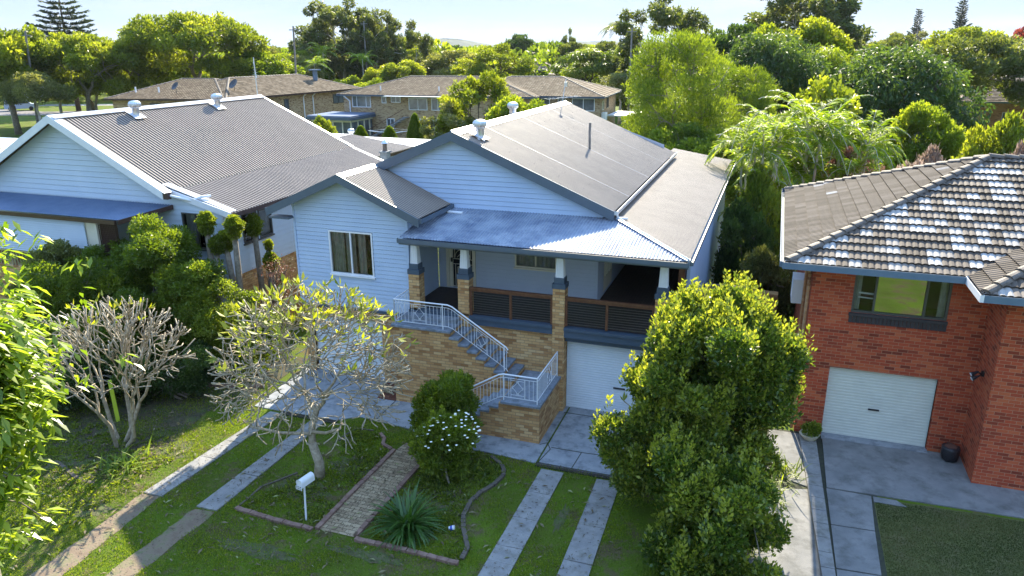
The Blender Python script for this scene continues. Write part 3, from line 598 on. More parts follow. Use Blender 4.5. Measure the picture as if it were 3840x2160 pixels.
# brick stair with its two flights
b = MB(); b.prism([(-4.62, -.93), (-2.79, -.93), (-2.79, .12), (-4.62, .12)], 0, 2.44)
for i in range(1, 8): xa = -2.79 + .27 * (i - 1); b.box((xa, -.93, 0), (xa + .27, .115, 2.43 - .17 * i))
b.prism([(-.90, -2.03), (.25, -2.03), (.25, .11), (-.90, .11)], 0, 1.075)
for i in range(1, 7): xa = -.9 - .27 * i; b.box((xa, -2.03, 0), (xa + .27, -.935, 1.07 - .163 * i))
st = obj('stair', b, 'brick_tan', H)
b = MB(); b.box((-4.66, -.97, 2.442), (-2.76, .0, 2.50)); b.box((-4.6, -.36, 2.502), (-2.85, -.02, 2.60))
for i in range(1, 8): xa = -2.79 + .27 * (i - 1); b.box((xa + .002, -.98, 2.432 - .17 * i), (xa + .30, .113, 2.49 - .17 * i))
b.box((-.84, -2.07, 1.077), (.285, .11, 1.14))
for i in range(1, 7): xa = -.9 - .27 * i; b.box((xa - .03, -2.07, 1.072 - .163 * i), (xa + .268, -.94, 1.13 - .163 * i))
obj('tread', b, 'steps', st)
# wrought handrail
def rail(path, posts, h=.76, low=.10, panels=()):
    """path: points at foot level"""
    b = MB(); P = [Vector(p) for p in path]; Z = Vector((0, 0, 1)); b.tube([p + Z * h for p in P], .021, 7); o = obj('handrail', b, 'white', H)
    f = MB(); f.tube([p + Z * (h - .09) for p in P], .009, 4); f.tube([p + Z * low for p in P], .009, 4)
    tot = [0]
    for a, c in zip(P, P[1:]): tot.append(tot[-1] + (c - a).length)
    def at(s):
        for i in range(len(P) - 1):
            if s <= tot[i + 1] + 1e-6: return P[i].lerp(P[i + 1], (s - tot[i]) / max(1e-6, tot[i + 1] - tot[i]))
        return P[-1]
    s = .11
    while s < tot[-1] - .05:
        if not any(a + .02 < s < c - .02 for a, c in panels): q = at(s); f.tube([q + Z * low, q + Z * (h - .09)], .0065, 4)
        s += .115
    for a, c in panels:
        A, C_ = at(a), at(c); 
        for q in (A, C_): f.tube([q + Z * low, q + Z * (h - .09)], .0065, 4)
        m_ = (A + C_) / 2; d_ = (C_ - A) / 2; lo = low + .09; hi = h - .15; mid = (lo + hi) / 2; hh = (hi - lo) / 2
        f.tube([A + Z * lo, C_ + Z * lo], .006, 4); f.tube([A + Z * hi, C_ + Z * hi], .006, 4)
        dia = [m_ + Z * (mid + hh * .8), m_ + d_ * .75 + Z * mid, m_ + Z * (mid - hh * .8), m_ - d_ * .75 + Z * mid]
        for i in range(4): f.tube([dia[i], dia[(i + 1) % 4]], .006, 4)
        for i in range(4):
            o_ = (dia[i] - (m_ + Z * mid)); e = dia[i]; pr = Z.cross(d_).normalized(); sd = o_.normalized().cross(pr)
            for sg in (-1, 1):
                ct = e + sd * .022 * sg; f.tube([ct + (sd * -sg * math.cos(t) + o_.normalized() * math.sin(t)) * (.022 - .0018 * k_) for k_, t in enumerate([j * .75 for j in range(8)])], .0045, 4)
    obj('balusters', f, 'white', o)
    for s, dz in posts:
        q = at(s); p = MB(); p.tube([q + Z * dz, q + Z * h], .017, 6); obj('rail_post', p, 'white', o)
rail([(-4.56, .12, 2.5), (-4.56, -.85, 2.5)], [(.97, 0)], panels=((.3, .66),))
rail([(-4.56, -.85, 2.5), (-2.86, -.85, 2.5), (-2.72, -.85, 2.46), (-1.10, -.85, 1.44), (-1.04, -.85, 1.36)], [(0, 0), (1.54, 0), (3.7, 0)], panels=((.62, 1.0), (2.72, 3.06)))
rail([(.17, -.02, 1.14), (.17, -1.95, 1.14)], [(0, 0), (1.93, 0)], panels=((.62, 1.0),))
rail([(.17, -1.95, 1.14), (-.78, -1.95, 1.14), (-.92, -1.95, 1.10), (-2.5, -1.95, .14)], [(.95, 0), (2.9, 0)], panels=((.36, .74),))
# roofs
b = MB(); z1 = lambda x: 7.761 - .4185 * abs(x + 3.844)
roof(b, [(-3.844, 2.0, z1(-3.844)), (1.245, 2.0, z1(1.245)), (1.245, 15.25, z1(1.245)), (-3.844, 15.25, z1(-3.844))], (0, 1, 0)); roof(b, [(-3.844, 2.0, z1(-3.844)), (-8.93, 2.0, z1(-8.93)), (-8.93, 15.25, z1(-8.93)), (-3.844, 15.25, z1(-3.844))], (0, 1, 0), sub=3)
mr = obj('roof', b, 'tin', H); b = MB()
for k in (3, 8, 13): yy = 2.1 + k * .762; b.beam((-3.6, yy, z1(-3.6) + .02), (1.24, yy, z1(1.24) + .02), .016, .012)
add_in(mr, b, 'tin_ver')
b = MB(); b.face([(-3.844, 2.0, 7.80), (-3.58, 2.0, 7.70), (-3.58, 15.27, 7.70), (-3.844, 15.27, 7.80)]); b.face([(-3.844, 2.0, 7.80), (-4.11, 2.0, 7.70), (-4.11, 15.27, 7.70), (-3.844, 15.27, 7.80)]); b.tube([(-3.844, 2.0, 7.80), (-3.844, 15.27, 7.80)], .03, 6)
obj('ridge_cap', b, 'tin_new', mr)
b = MB()                                             # roofing screws in rows
for r_ in range(1, 7):
    x = -3.844 + 5.0 * r_ / 6.3
    for k in range(0, 56, 3): b.box((x - .010, 2.15 + k * .2345, z1(x) + .018), (x + .010, 2.168 + k * .2345, z1(x) + .030))
add_in(mr, b, 'iron')
z2 = lambda x: 6.66 - .4457 * abs(x + 6.566)
b = MB(); roof(b, [(-6.566, -.2, z2(-6.566)), (-4.0, -.2, z2(-4.0)), (-4.0, 2.18, z2(-4.0)), (-6.566, 2.18, z2(-6.566))], (0, 1, 0)); roof(b, [(-6.566, -.2, z2(-6.566)), (-9.13, -.2, z2(-9.13)), (-9.13, 2.18, z2(-9.13)), (-6.566, 2.18, z2(-6.566))], (0, 1, 0))
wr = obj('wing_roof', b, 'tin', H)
b = MB(); b.face([(-6.566, -.2, 6.70), (-6.38, -.2, 6.61), (-6.38, 2.0, 6.61), (-6.566, 2.0, 6.70)]); b.face([(-6.566, -.2, 6.70), (-6.75, -.2, 6.61), (-6.75, 2.0, 6.61), (-6.566, 2.0, 6.70)]); obj('ridge_cap', b, 'tin_new', wr)
zs = lambda x: 4.99 + .166 * (3.716 - x); zv = lambda y: 4.99 + .155 * (y + .4)
b = MB(); roof(b, [(-4.53, -.4, zv(-.4)), (3.716, -.4, zv(-.4)), (1.24, 2.2, zv(2.2)), (-4.50, 2.2, zv(2.2))], (1, 0, 0), step=.09, amp=.014)
vr = obj('verandah_roof', b, 'tin_ver', H)
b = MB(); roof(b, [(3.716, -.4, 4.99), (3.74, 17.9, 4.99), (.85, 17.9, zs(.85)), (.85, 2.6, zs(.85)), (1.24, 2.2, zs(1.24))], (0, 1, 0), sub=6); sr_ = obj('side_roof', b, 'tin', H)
b = MB(); b.beam((3.70, -.38, 5.03), (1.26, 2.2, 5.44), .13, .03); b.tube([(3.70, -.38, 5.05), (1.26, 2.2, 5.46)], .03, 6); obj('hip_cap', b, 'tin_new', vr)
b = MB(); b.face([(-4.5, .3, 4.93), (3.5, .3, 4.93), (3.5, 17, 4.93), (-4.5, 17, 4.93)]); b.face([(-4.5, -.36, 4.93), (3.6, -.36, 4.93), (3.6, .3, 4.93), (-4.5, .3, 4.93)]); obj('soffit', b, 'board_grey', H)
b = MB(); fascia(b, (-3.844, 2.0, 7.80), (1.26, 2.0, 5.66), .30); fascia(b, (-8.95, 2.0, 5.66), (-3.844, 2.0, 7.80), .30); obj('bargeboard', b, 'slate_mid', H)
b = MB(); fascia(b, (-6.566, -.2, 6.70), (-3.96, -.2, 5.535), .25); fascia(b, (-9.17, -.2, 5.535), (-6.566, -.2, 6.70), .25); b.box((-9.17, -.16, 5.20), (-8.43, .2, 5.26)); obj('bargeboard', b, 'slate_mid', H)
b = MB(); gutter(b, (-4.55, -.4, 4.99), (3.72, -.4, 4.99), (0, -1, 0), .10, .13); b.beam((-4.55, -.38, 4.84), (3.70, -.38, 4.84), .03, .10); b.box((-4.4, -.02, 4.72), (3.3, .09, 4.92)); obj('gutter', b, 'slate_mid', vr)
b = MB(); gutter(b, (1.24, 2.0, 5.66), (1.24, 15.27, 5.66), (1, 0, 0), .11, .12); obj('gutter', b, 'tin_new', mr)
b = MB(); gutter(b, (-3.99, -.2, 5.53), (-3.99, 2.15, 5.53), (1, 0, 0), .11, .13); obj('gutter', b, 'slate_mid', wr); b = MB(); gutter(b, (3.73, -.4, 5.0), (3.75, 17.9, 5.0), (1, 0, 0), .09, .11); obj('gutter', b, 'slate_mid', sr_); b = MB(); gutter(b, (-9.13, -.2, 5.53), (-9.13, 2.0, 5.53), (-1, 0, 0), .10, .12); obj('gutter', b, 'slate_mid', wr)
b = MB(); b.tube([(-3.93, 2.0, 5.45), (-3.93, 1.95, 5.40), (-3.90, 1.72, 5.36), (-3.4, 1.70, 5.36)], .045, 8); obj('downpipe', b, 'white', wr)
b = MB(); b.tube([(1.32, 2.1, 5.6), (1.34, 2.12, 5.44), (1.62, 2.2, 5.42)], .045, 8); obj('downpipe', b, 'white', mr)
turbine(H, (-3.2, 2.75, z1(-3.2) + .06), .84, -.4185); turbine(H, (-4.5, 9.6, z1(-4.5) + .1), .84, .4185)
b = MB(); b.tube([(-1.0, 8.22, z1(-1.0)), (-1.02, 8.22, 7.20), (-1.0, 8.2, 7.55)], .045, 8); obj('vent_pipe', b, 'concrete_d', H)
b = MB(); ax, ay = -3.45, 13.0
b.tube([(ax, ay, z1(ax)), (ax + .12, ay + .3, 8.9)], .015, 5); b.tube([(ax + .04, ay + .1, 8.0), (ax - .5, ay, z1(ax - .5))], .01, 4)
b.tube([(ax - .55, ay - .3, 8.05), (ax + .6, ay + .5, 8.15)], .010, 4)
for t in np.linspace(0, 1, 8): p = Vector((ax - .55 + 1.15 * t, ay - .3 + .8 * t, 8.05 + .1 * t)); b.tube([p - Vector((-.25, .35, 0)), p + Vector((-.25, .35, 0))], .007, 4)
b.box((ax + .06, ay + .2, 8.55), (ax + .19, ay + .28, 8.75)); obj('tv_antenna', b, 'galv', H)

# =================================================================== white house on the left
LH = thing('white_house', 'white weatherboard house with a broad ribbed tin gable roof, left of the centre house', 'house', (-17, 6, 0))
RX, RZ = -18.47, 8.0
zl = lambda x: RZ - .534 * abs(x - RX)
zb = lambda x: 5.58 - .262 * (x + 13.95)
b = MB(); roof(b, [(RX, .6, RZ), (-13.95, .6, zl(-13.95)), (-13.95, 13.0, zl(-13.95)), (RX, 12.2, RZ)], (0, 1, 0), step=.15, amp=.018, sub=8)
roof(b, [(-13.95, 1.0, 5.575), (-11.5, 1.0, 4.93), (-11.5, 12.2, 4.93), (-13.95, 13.0, 5.575)], (0, 1, 0), step=.15, amp=.018, sub=8)
roof(b, [(RX, .6, RZ), (-23.2, .6, zl(-23.2)), (-23.2, 12.2, zl(-23.2)), (RX, 12.2, RZ)], (0, 1, 0), amp=.015)
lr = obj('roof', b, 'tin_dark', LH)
b = MB(); b.beam((RX + .12, .6, RZ - .02), (RX + .12, 12.3, RZ - .02), .34, .03, (.3, 0, 1)); b.beam((RX - .14, .6, RZ - .02), (RX - .14, 12.3, RZ - .02), .30, .03, (-.3, 0, 1))
b.beam((RX, .72, RZ + .03), (-13.8, .72, zl(-13.8) + .05), .34, .03); b.beam((-14.3, 1.15, 5.78), (-11.55, 1.15, 4.99), .30, .03); b.beam((RX, .72, RZ + .03), (-23.2, .72, zl(-23.2) + .05), .24, .03)
b.beam((RX, 12.2, RZ + .04), (-13.95, 12.95, 5.63), .20, .03); b.beam((-14.1, 13.0, 5.63), (-11.5, 12.2, 4.98), .20, .03); obj('ridge_cap', b, 'tin_new', lr)
b = MB(); fascia(b, (RX, .58, RZ + .04), (-13.9, .58, 5.62), .27); fascia(b, (-23.2, .58, 5.50), (RX, .58, RZ + .04), .27); fascia(b, (-14.2, .96, 5.70), (-11.5, .96, 4.98), .22)
b.box((-23.2, .58, 5.1), (-22.9, 1.0, 5.35)); obj('bargeboard', b, 'white', lr)
b = MB(); gutter(b, (-11.5, 1.0, 4.97), (-11.5, 12.2, 4.97), (1, 0, 0), .11, .14); obj('gutter', b, 'brown', lr); b = MB(); b.box((-13.9, .56, 5.36), (-13.72, .74, 5.58)); obj('gutter_end', b, 'brown', lr); b = MB(); b.tube([(-22.8, .9, 5.15), (-22.6, .95, 5.0), (-22.6, .95, 3)], .05, 6); obj('downpipe', b, 'white', lr)
b = MB(); b.tube([(-13.75, .72, 5.47), (-13.1, .95, 5.30), (-12.75, 1.1, 5.42), (-12.6, 1.35, 5.42)], .05, 8); obj('downpipe', b, 'white', lr)
b = MB(); wall(b, [(-23.0, 0), (-11.95, 0), (-11.95, 4.95), (-13.9, 5.55), (-18.47, 7.92), (-23.0, 5.45)], (0, 1.0, 0), (1, 0, 0), (0, -1, 0), [(-13.62, 3.6, -12.5, 4.85), (-18.6, 2.3, -17.3, 4.2)], .19, .025, .07)
obj('front_wall', b, 'board_white', LH)
b = MB(); wall(b, [(1.0, 2.6), (13, 2.6), (13, 4.9), (1.0, 4.9)], (-11.95, 0, 0), (0, 1, 0), (1, 0, 0), [(1.95, 3.62, 2.75, 4.66), (2.85, 3.62, 3.6, 4.66)], .19, .02, .07)
b.box((-11.99, .96, 0), (-11.91, 1.04, 4.9)); obj('side_wall', b, 'board_white', LH)
b = MB(); wall(b, [(1.0, 0), (13, 0), (13, 2.6), (1.0, 2.6)], (-12.0, 0, 0), (0, 1, 0), (1, 0, 0)); obj('brick_base', b, 'brick_tan', LH)
b = MB(); wall(b, [(-23, 0), (-12, 0), (-12, 4.9), (-23, 4.9)], (0, 13, 0), (1, 0, 0), (0, 1, 0)); wall(b, [(1.0, 0), (13, 0), (13, 5.3), (1.0, 5.3)], (-23, 0, 0), (0, 1, 0), (-1, 0, 0), (), .19); obj('rear_wall', b, 'board_white', LH)
window(LH, (-13.62, 1.0, 3.6), (1, 0, 0), (0, -1, 0), 1.12, 1.25, (.5,), 'al_bronze', .05, [(.05, .5)])
window(LH, (-11.95, 1.95, 3.62), (0, 1, 0), (1, 0, 0), .8, 1.04, (), 'al_bronze', .05, None); wb = window(LH, (-11.95, 2.85, 3.62), (0, 1, 0), (1, 0, 0), .75, 1.04, (), 'al_bronze', .05, [(0, 1)])
# front awning, blind and screen
b = MB(); roof(b, [(-22.9, .98, 5.08), (-13.95, .98, 5.08), (-14.55, -.8, 4.88), (-22.9, -.8, 4.88)], (1, 0, 0), amp=.010); aw = obj('awning', b, 'tin_blue', LH)
b = MB(); gutter(b, (-22.9, -.8, 4.88), (-14.65, -.8, 4.88), (0, -1, 0), .10, .14); fascia(b, (-14.55, -.85, 4.90), (-13.93, .95, 5.10), .15); obj('gutter', b, 'brown', aw)
b = MB()
for k in range(16):
    z0 = 4.76 - k * .08; b.face([(-22.5, -.79, z0 - .08), (-16.15, -.79, z0 - .08), (-16.12, -.74, z0), (-22.5, -.74, z0)])
obj('louvre_blind', b, 'board_white', aw)
b = MB(); b.box((-16.15, -.72, 2.9), (-15.62, -.66, 4.8)); b.box((-15.68, -.8, 2.9), (-15.58, -.7, 4.8)); obj('screen_wall', b, 'cream', aw)
b = MB()
for k in range(11):
    b.tube([(-15.56 + k * .07, -.72, 2.95), (-15.56 + k * .07, -.72, 4.76)], .012, 4)
for k in range(27): b.tube([(-15.56, -.72, 2.98 + k * .066), (-14.85, -.72, 2.98 + k * .066)], .01, 4)
b.box((-15.58, -.64, 2.9), (-14.85, -.62, 4.78)); obj('lattice', b, 'brown', aw)
b = MB(); b.box((-23, -.85, 0), (-14.8, .98, 2.9)); obj('porch_base', b, 'brick_tan', aw)
b = MB()
for k in range(40): b.box((-21.8 + k * .14, -.8, 2.9), (-21.78 + k * .14, -.78, 3.42))
b.box((-22.9, -.82, 3.42), (-16.15, -.76, 3.46)); obj('balustrade', b, 'galv', aw)
turbine(LH, (-17.9, 3.9, zl(-17.9) + .06), .88, -.534); turbine(LH, (-17.9, 8.5, zl(-17.9) + .06), .88, -.534)
AN = thing('rear_annexe', 'low white-roofed rear annexe behind the white house, with one small turbine vent', 'annexe', (-17, 18, 0))
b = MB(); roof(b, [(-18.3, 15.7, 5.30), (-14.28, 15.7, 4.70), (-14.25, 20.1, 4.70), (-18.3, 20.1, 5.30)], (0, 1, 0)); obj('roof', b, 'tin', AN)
b = MB(); b.face([(-24, 20.1, 4.78), (-14.2, 20.1, 4.74), (-14.2, 22.6, 4.86), (-24, 22.6, 4.90)]); b.face([(-24, 13.5, 5.0), (-18.3, 13.5, 5.0), (-18.3, 20.1, 5.32), (-24, 20.1, 5.32)]); b.beam((-18.3, 15.62, 5.34), (-14.25, 15.62, 4.74), .16, .03); b.beam((-18.4, 20.1, 5.1), (-14.2, 20.1, 4.79), .14, .04); obj('flat_roof', b, 'tin_white', AN)
b = MB(); wall(b, [(-23, 0), (-14.6, 0), (-14.6, 4.65), (-18.3, 5.2), (-23, 5.2)], (0, 15.85, 0), (1, 0, 0), (0, -1, 0)); wall(b, [(15.85, 0), (22.5, 0), (22.5, 4.6), (15.85, 4.6)], (-14.6, 0, 0), (0, 1, 0), (1, 0, 0)); b.box((-14.7, 15.2, 4.1), (-14.15, 15.8, 4.55)); obj('wall', b, 'board_white', AN)
b = MB(); gutter(b, (-14.27, 15.7, 4.72), (-14.25, 22.6, 4.72), (1, 0, 0), .11, .16); obj('gutter', b, 'brown', AN)
turbine(AN, (-19.2, 21.6, 4.95), .8)
CH = thing('flue', 'square grey chimney with a round metal flue and cone cap between the two weatherboard houses', 'chimney', (-13.46, 15.3, 0))
b = MB(); b.box((-13.65, 15.1, 0), (-13.27, 15.5, 5.05)); b.box((-13.70, 15.05, 5.05), (-13.22, 15.55, 5.13)); obj('chimney_stack', b, 'concrete', CH)
b = MB(); b.lathe((-13.46, 15.3, 5.13), [(.14, 0), (.11, .1), (.11, .38)], 12); obj('flue_pipe', b, 'tin_dark', CH); b = MB(); b.lathe((-13.46, 15.3, 5.52), [(.19, 0), (.17, .03), (.01, .2)], 12); obj('cap', b, 'galv', CH)
FL = thing('shed_roof_house', 'pale roofed low building at the far left edge beyond the white house', 'building', (-46, 20, 0))
b = MB(); b.face([(-60, 8, 3.4), (-40, 8, 3.4), (-44, 22.5, 3.75), (-60, 22.5, 3.75)]); obj('roof', b, 'tin_white', FL); b = MB(); b.beam((-60, 22.5, 3.72), (-44, 22.5, 3.72), .2, .12); b.prism([(-59, 9), (-41, 9), (-44.6, 22), (-59, 22)], 0, 3.35); obj('wall', b, 'board_white', FL)

# =================================================================== red brick house on the right
RH = thing('red_brick_house', 'red brick house with a weathered brown tiled hip roof, at the right edge', 'house', (11, 4, 0))
zf = lambda y: 4.95 + .41 * (y - .45); P5 = 5.3
TW = dict(kind='tile', step=.30, amp=.030, sub=6, course=.34, lip=.045)
b = MB(); roof(b, [(6.02, .45, 4.95), (10.15, .45, 4.95), (15.45, .45 + P5, 4.95 + .41 * P5), (6.02 + P5, .45 + P5, 4.95 + .41 * P5)], (1, 0, 0), **TW)
q = 10.15; roof(b, [(q, -.95, 4.95), (18, -.95, 4.95), (18, 4.35, 4.95 + .41 * P5), (q + P5, 4.35, 4.95 + .41 * P5)], (1, 0, 0), **TW); rr_ = obj('roof', b, 'tile_red', RH)
b = MB(); roof(b, [(6.02, .45, 4.95), (6.02 + P5, .45 + P5, 4.95 + .41 * P5), (6.02, .45 + 2 * P5, 4.95)], (0, 1, 0), **TW)
roof(b, [(q, -.95, 4.95), (q, .45, 4.95), (q + P5, .45 + P5, 4.95 + .41 * P5), (q + P5, 4.35, 4.95 + .41 * P5)], (0, 1, 0), **TW)
b.face([(6.02, .45 + 2 * P5, 4.95), (11.32, .45 + P5, 7.12), (18, .45 + P5, 7.12), (18, .45 + 2 * P5, 4.95)]); obj('side_slope', b, 'tile_brn', rr_)
pk = (6.02 + P5, .45 + P5, 4.97 + .41 * P5)
for a_, c_ in (((6.08, .50, 4.99), pk), (pk, (18, pk[1], pk[2])), ((6.05, .45 + 2 * P5, 4.97), pk), ((q + .05, -.90, 4.99), (q + P5, 4.35, 4.97 + .41 * P5))): b = MB(); caps(b, a_, c_); obj('ridge_cap', b, 'ridge', rr_)
b = MB(); gutter(b, (5.96, .43, 5.0), (q, .43, 5.0), (0, -1, 0), .12, .17); gutter(b, (q, -.97, 5.0), (18, -.97, 5.0), (0, -1, 0), .12, .17); gutter(b, (6.0, .4, 5.0), (6.0, 11.1, 5.0), (-1, 0, 0), .10, .15); obj('gutter', b, 'gutter_blue', rr_)
b = MB(); gutter(b, (q, -1.09, 5.0), (q, .40, 5.0), (-1, 0, 0), .08, .17); b.face([(6.0, .42, 4.82), (18, .42, 4.82), (18, 1.1, 4.82), (6.0, 1.1, 4.82)]); b.face([(q, -.95, 4.81), (18, -.95, 4.81), (18, .5, 4.81), (q, .5, 4.81)]); b.face([(6.02, .4, 4.82), (6.8, .4, 4.82), (6.8, 11, 4.82), (6.02, 11, 4.82)]); obj('soffit', b, 'white', rr_)
b = MB(); WN = (7.76, 3.64, 9.97, 4.80); wall(b, [(6.75, 0), (10.83, 0), (10.83, 4.85), (6.75, 4.85)], (0, .97, 0), (1, 0, 0), (0, -1, 0), [WN, (7.45, -.1, 10.03, 2.05)], None, 0, .11)
wall(b, [(-.43, 0), (.97, 0), (.97, 4.85), (-.43, 4.85)], (10.82, 0, 0), (0, 1, 0), (-1, 0, 0)); wall(b, [(10.82, 0), (18, 0), (18, 4.85), (10.82, 4.85)], (0, -.43, 0), (1, 0, 0), (0, -1, 0)); wall(b, [(.97, 0), (10.6, 0), (10.6, 4.85), (.97, 4.85)], (6.75, 0, 0), (0, 1, 0), (-1, 0, 0))
wall(b, [(6.75, 0), (18, 0), (18, 4.85), (6.75, 4.85)], (0, 10.6, 0), (1, 0, 0), (0, 1, 0)); b.box((10.03, .975, 0), (10.12, 1.2, 2.05)); obj('wall', b, 'brick_red', RH)
b = MB(); b.box((7.72, .90, 3.56), (9.99, 1.08, 3.635)); 
for k in range(25): b.box((7.735 + k * .0905, .945, 3.37), (7.735 + k * .0905 + .082, 1.0, 3.56))
obj('sill_bricks', b, 'brick_dk', RH)
window(RH, (WN[0], .97 + .05, WN[1]), (1, 0, 0), (0, -1, 0), 2.21, 1.16, (.235, .76), 'al_bronze', .06, [(.0, .09), (.9, 1)], 'glass', .01, True, False)
b = MB(); b.face([(WN[0] + .55, 1.012, WN[1] + .07), (WN[0] + 1.64, 1.012, WN[1] + .07), (WN[0] + 1.64, 1.012, WN[3] - .07), (WN[0] + .55, 1.012, WN[3] - .07)]); obj('pane', b, 'glass_dark', RH)
b = MB(); b.beam((WN[0] + .1, 1.15, 4.14), (WN[0] + .55, 1.15, 4.12), .03, .04); b.beam((WN[0] + .1, 1.15, 4.02), (WN[0] + .55, 1.15, 4.0), .03, .03); obj('bed_rail', b, 'white', RH)
roller(RH, (7.45, 1.08, .03), (1, 0, 0), (0, -1, 0), 2.58, 2.04, 'door_cream', .42, .44, .27, .085)
b = MB(); b.box((7.45, .75, -.01), (10.05, 1.15, .05)); obj('threshold', b, 'concrete', RH)
b = MB(); b.tube([(6.68, 1.06, 4.75), (6.68, 1.06, 0.05)], .045, 8); b.tube([(6.60, .5, 4.83), (6.62, .9, 4.70), (6.68, 1.02, 4.55)], .04, 8); b.tube([(6.66, 2.2, 4.75), (6.66, 2.2, 0)], .05, 8); obj('downpipe', b, 'brick_org', RH)
b = MB(); b.box((6.35, 2.6, 3.2), (6.74, 3.4, 3.9)); obj('air_conditioner', b, 'white', RH)
SLT = thing('security_light', 'twin-headed black security light on the red brick return wall', 'light', (10.82, .3, 2.6))
b = MB(); b.box((10.76, .25, 2.56), (10.815, .35, 2.68)); b.tube([(10.78, .3, 2.62), (10.66, .24, 2.66)], .018, 6); b.tube([(10.78, .3, 2.62), (10.66, .12, 2.6)], .018, 6); obj('bracket', b, 'plastic_k', SLT)
for yy, zz in ((.22, 2.66), (.10, 2.6)):
    b = MB(); b.tube([(10.68, yy + .02, zz + .03), (10.62, yy, zz), (10.54, yy - .03, zz - .04), (10.52, yy - .035, zz - .05)], [.02, .035, .06, .06], 10); h_ = obj('lamp_head', b, 'plastic_k', SLT)
    b = MB(); b.tube([(10.519, yy - .036, zz - .051), (10.515, yy - .037, zz - .053)], .05, 10); obj('lens', b, 'white', h_)

# =================================================================== brick flats and houses behind
def hip(name, label, o, rz, wx, wy, ez, rzt, roofm, wallm, gut='slate', over=.55, front=(), right=(), left=(), group=None, inset=None, gable=False, sub=3, dist_step=.30):
    """a hip (or gable) roofed block; o = front-left corner of the eaves, local x along the front, local y to the back"""
    t = thing(name, label, 'building' if 'flats' in name else 'house', o, rz, group); Mx = ROOTM[t.name]
    W_ = lambda x, y, z: tuple(Mx @ Vector((x, y, z)))
    hd = inset if inset is not None else wy / 2
    A, B, C, D = (0, 0, ez), (wx, 0, ez), (wx, wy, ez), (0, wy, ez); E, F = (0 if gable else hd, wy / 2, rzt), (wx if gable else wx - hd, wy / 2, rzt)
    T = dict(kind='tile', step=dist_step, amp=.03, sub=sub, course=.36, lip=.05); b = MB(); Xd = Mx.to_3x3() @ Vector((1, 0, 0)); Yd = Mx.to_3x3() @ Vector((0, 1, 0))
    roof(b, [W_(*A), W_(*B), W_(*F), W_(*E)], Xd, **T); roof(b, [W_(*C), W_(*D), W_(*E), W_(*F)], Xd, **T)
    if not gable: roof(b, [W_(*B), W_(*C), W_(*F)], Yd, **T); roof(b, [W_(*D), W_(*A), W_(*E)], Yd, **T)
    r_ = obj('roof', b, roofm, t); b = MB()
    for p, q_ in ((A, E), (B, F), (C, F), (D, E)): 
        if not gable: caps(b, W_(*p), W_(*q_), .13, .45)
    caps(b, W_(*E), W_(*F), .13, .45); obj('ridge_cap', b, 'ridge', r_)
    b = MB()
    for p, q_ in ((A, B), (B, C), (C, D), (D, A)): b.beam(W_(p[0], p[1], ez - .08), W_(q_[0], q_[1], ez - .08), .12, .16)
    b.face([W_(x, y, ez - .1) for x, y in ((0, 0), (wx, 0), (wx, wy), (0, wy))]); obj('gutter', b, gut, r_)
    k = over; b = MB(); cs = [(k, k), (wx - k, k), (wx - k, wy - k), (k, wy - k)]
    for i in range(4):
        p, q_ = cs[i], cs[(i + 1) % 4]; b.face([W_(*p, 0), W_(*q_, 0), W_(*q_, ez - .11), W_(*p, ez - .11)])
    if gable:
        for x in (k, wx - k): b.face([W_(x, k, ez - .11), W_(x, wy - k, ez - .11), W_(x, wy / 2, rzt - .2)])
    obj('wall', b, wallm, t)
    R3 = Mx.to_3x3()
    for (side, lst) in ((0, front), (1, right), (2, left)):
        for (u, z, w_, h_, cols, fr) in lst:
            if side == 0: O = W_(u, k, z); U = R3 @ Vector((1, 0, 0)); N = R3 @ Vector((0, -1, 0))
            elif side == 1: O = W_(wx - k, u, z); U = R3 @ Vector((0, 1, 0)); N = R3 @ Vector((1, 0, 0))
            else: O = W_(k, u, z); U = R3 @ Vector((0, 1, 0)); N = R3 @ Vector((-1, 0, 0))
            O = Vector(O) + N * .03; window(t, O, U, N, w_, h_, cols, fr, .07, None, 'pane', .03, False, False)
    return t, W_
def dish(parent, W_, x, y, z, r=.45):
    b = MB(); c = Vector(W_(x, y, z)); b.tube([c, c + Vector((0, 0, .6))], .03, 5); n = Vector((-.2, -.75, .6)).normalized(); a = n.orthogonal().normalized(); e = n.cross(a); k = 14; pr = []
    o = c + Vector((0, 0, .75))
    for i in range(k): t = 2 * math.pi * i / k; pr.append(o + (a * math.cos(t) + e * math.sin(t)) * r + n * .12)
    for i in range(k): b.face([o, pr[i], pr[(i + 1) % k]])
    obj('satellite_dish', b, 'plastic_k', parent)
GF = 'brick flats behind the weatherboard houses'
# A: the long flats, two wings
A1, WA = hip('brick_flats', 'left wing of the long brick flats, its mossy tiled roof against the park trees', (-64.2, 45.4, 0), math.radians(10.5), 14.0, 15, 4.95, 6.75, 'tile_flat', 'brick_flat', 'brown', front=[(5.0, 3.3, 1.3, 1.2, (.5,), 'al_bronze'), (7.4, 3.3, .7, 1.0, (), 'al_bronze'), (9.6, 3.3, .7, 1.0, (), 'al_bronze'), (11.4, 3.3, 1.3, 1.2, (.5,), 'al_bronze')], inset=5)
for x in (2.4, 5.2): b = MB(); b.tube([WA(x, 2.2, 5.4), WA(x, 2.2, 6.1)], .09, 6); obj('vent_pipe', b, 'white', A1)
dish(A1, WA, 7.6, 1.7, 5.45, .5)
A2, WB = hip('brick_flats', 'right wing of the long brick flats, with two white downpipes on its speckled brick wall', (-50.2, 48.0, 0), math.radians(83), 23.6, 11, 4.95, 6.85, 'tile_flat', 'brick_flat', 'brown', inset=6,
    front=[(2.4, 2.9, .9, 1.6, (), 'al_bronze'), (9.3, 1.2, .75, 3.2, (), 'al_bronze'), (18.2, 3.3, 2.2, 1.15, (.5,), 'al_bronze'), (22.0, 2.4, .6, 2.2, (), 'al_bronze')])
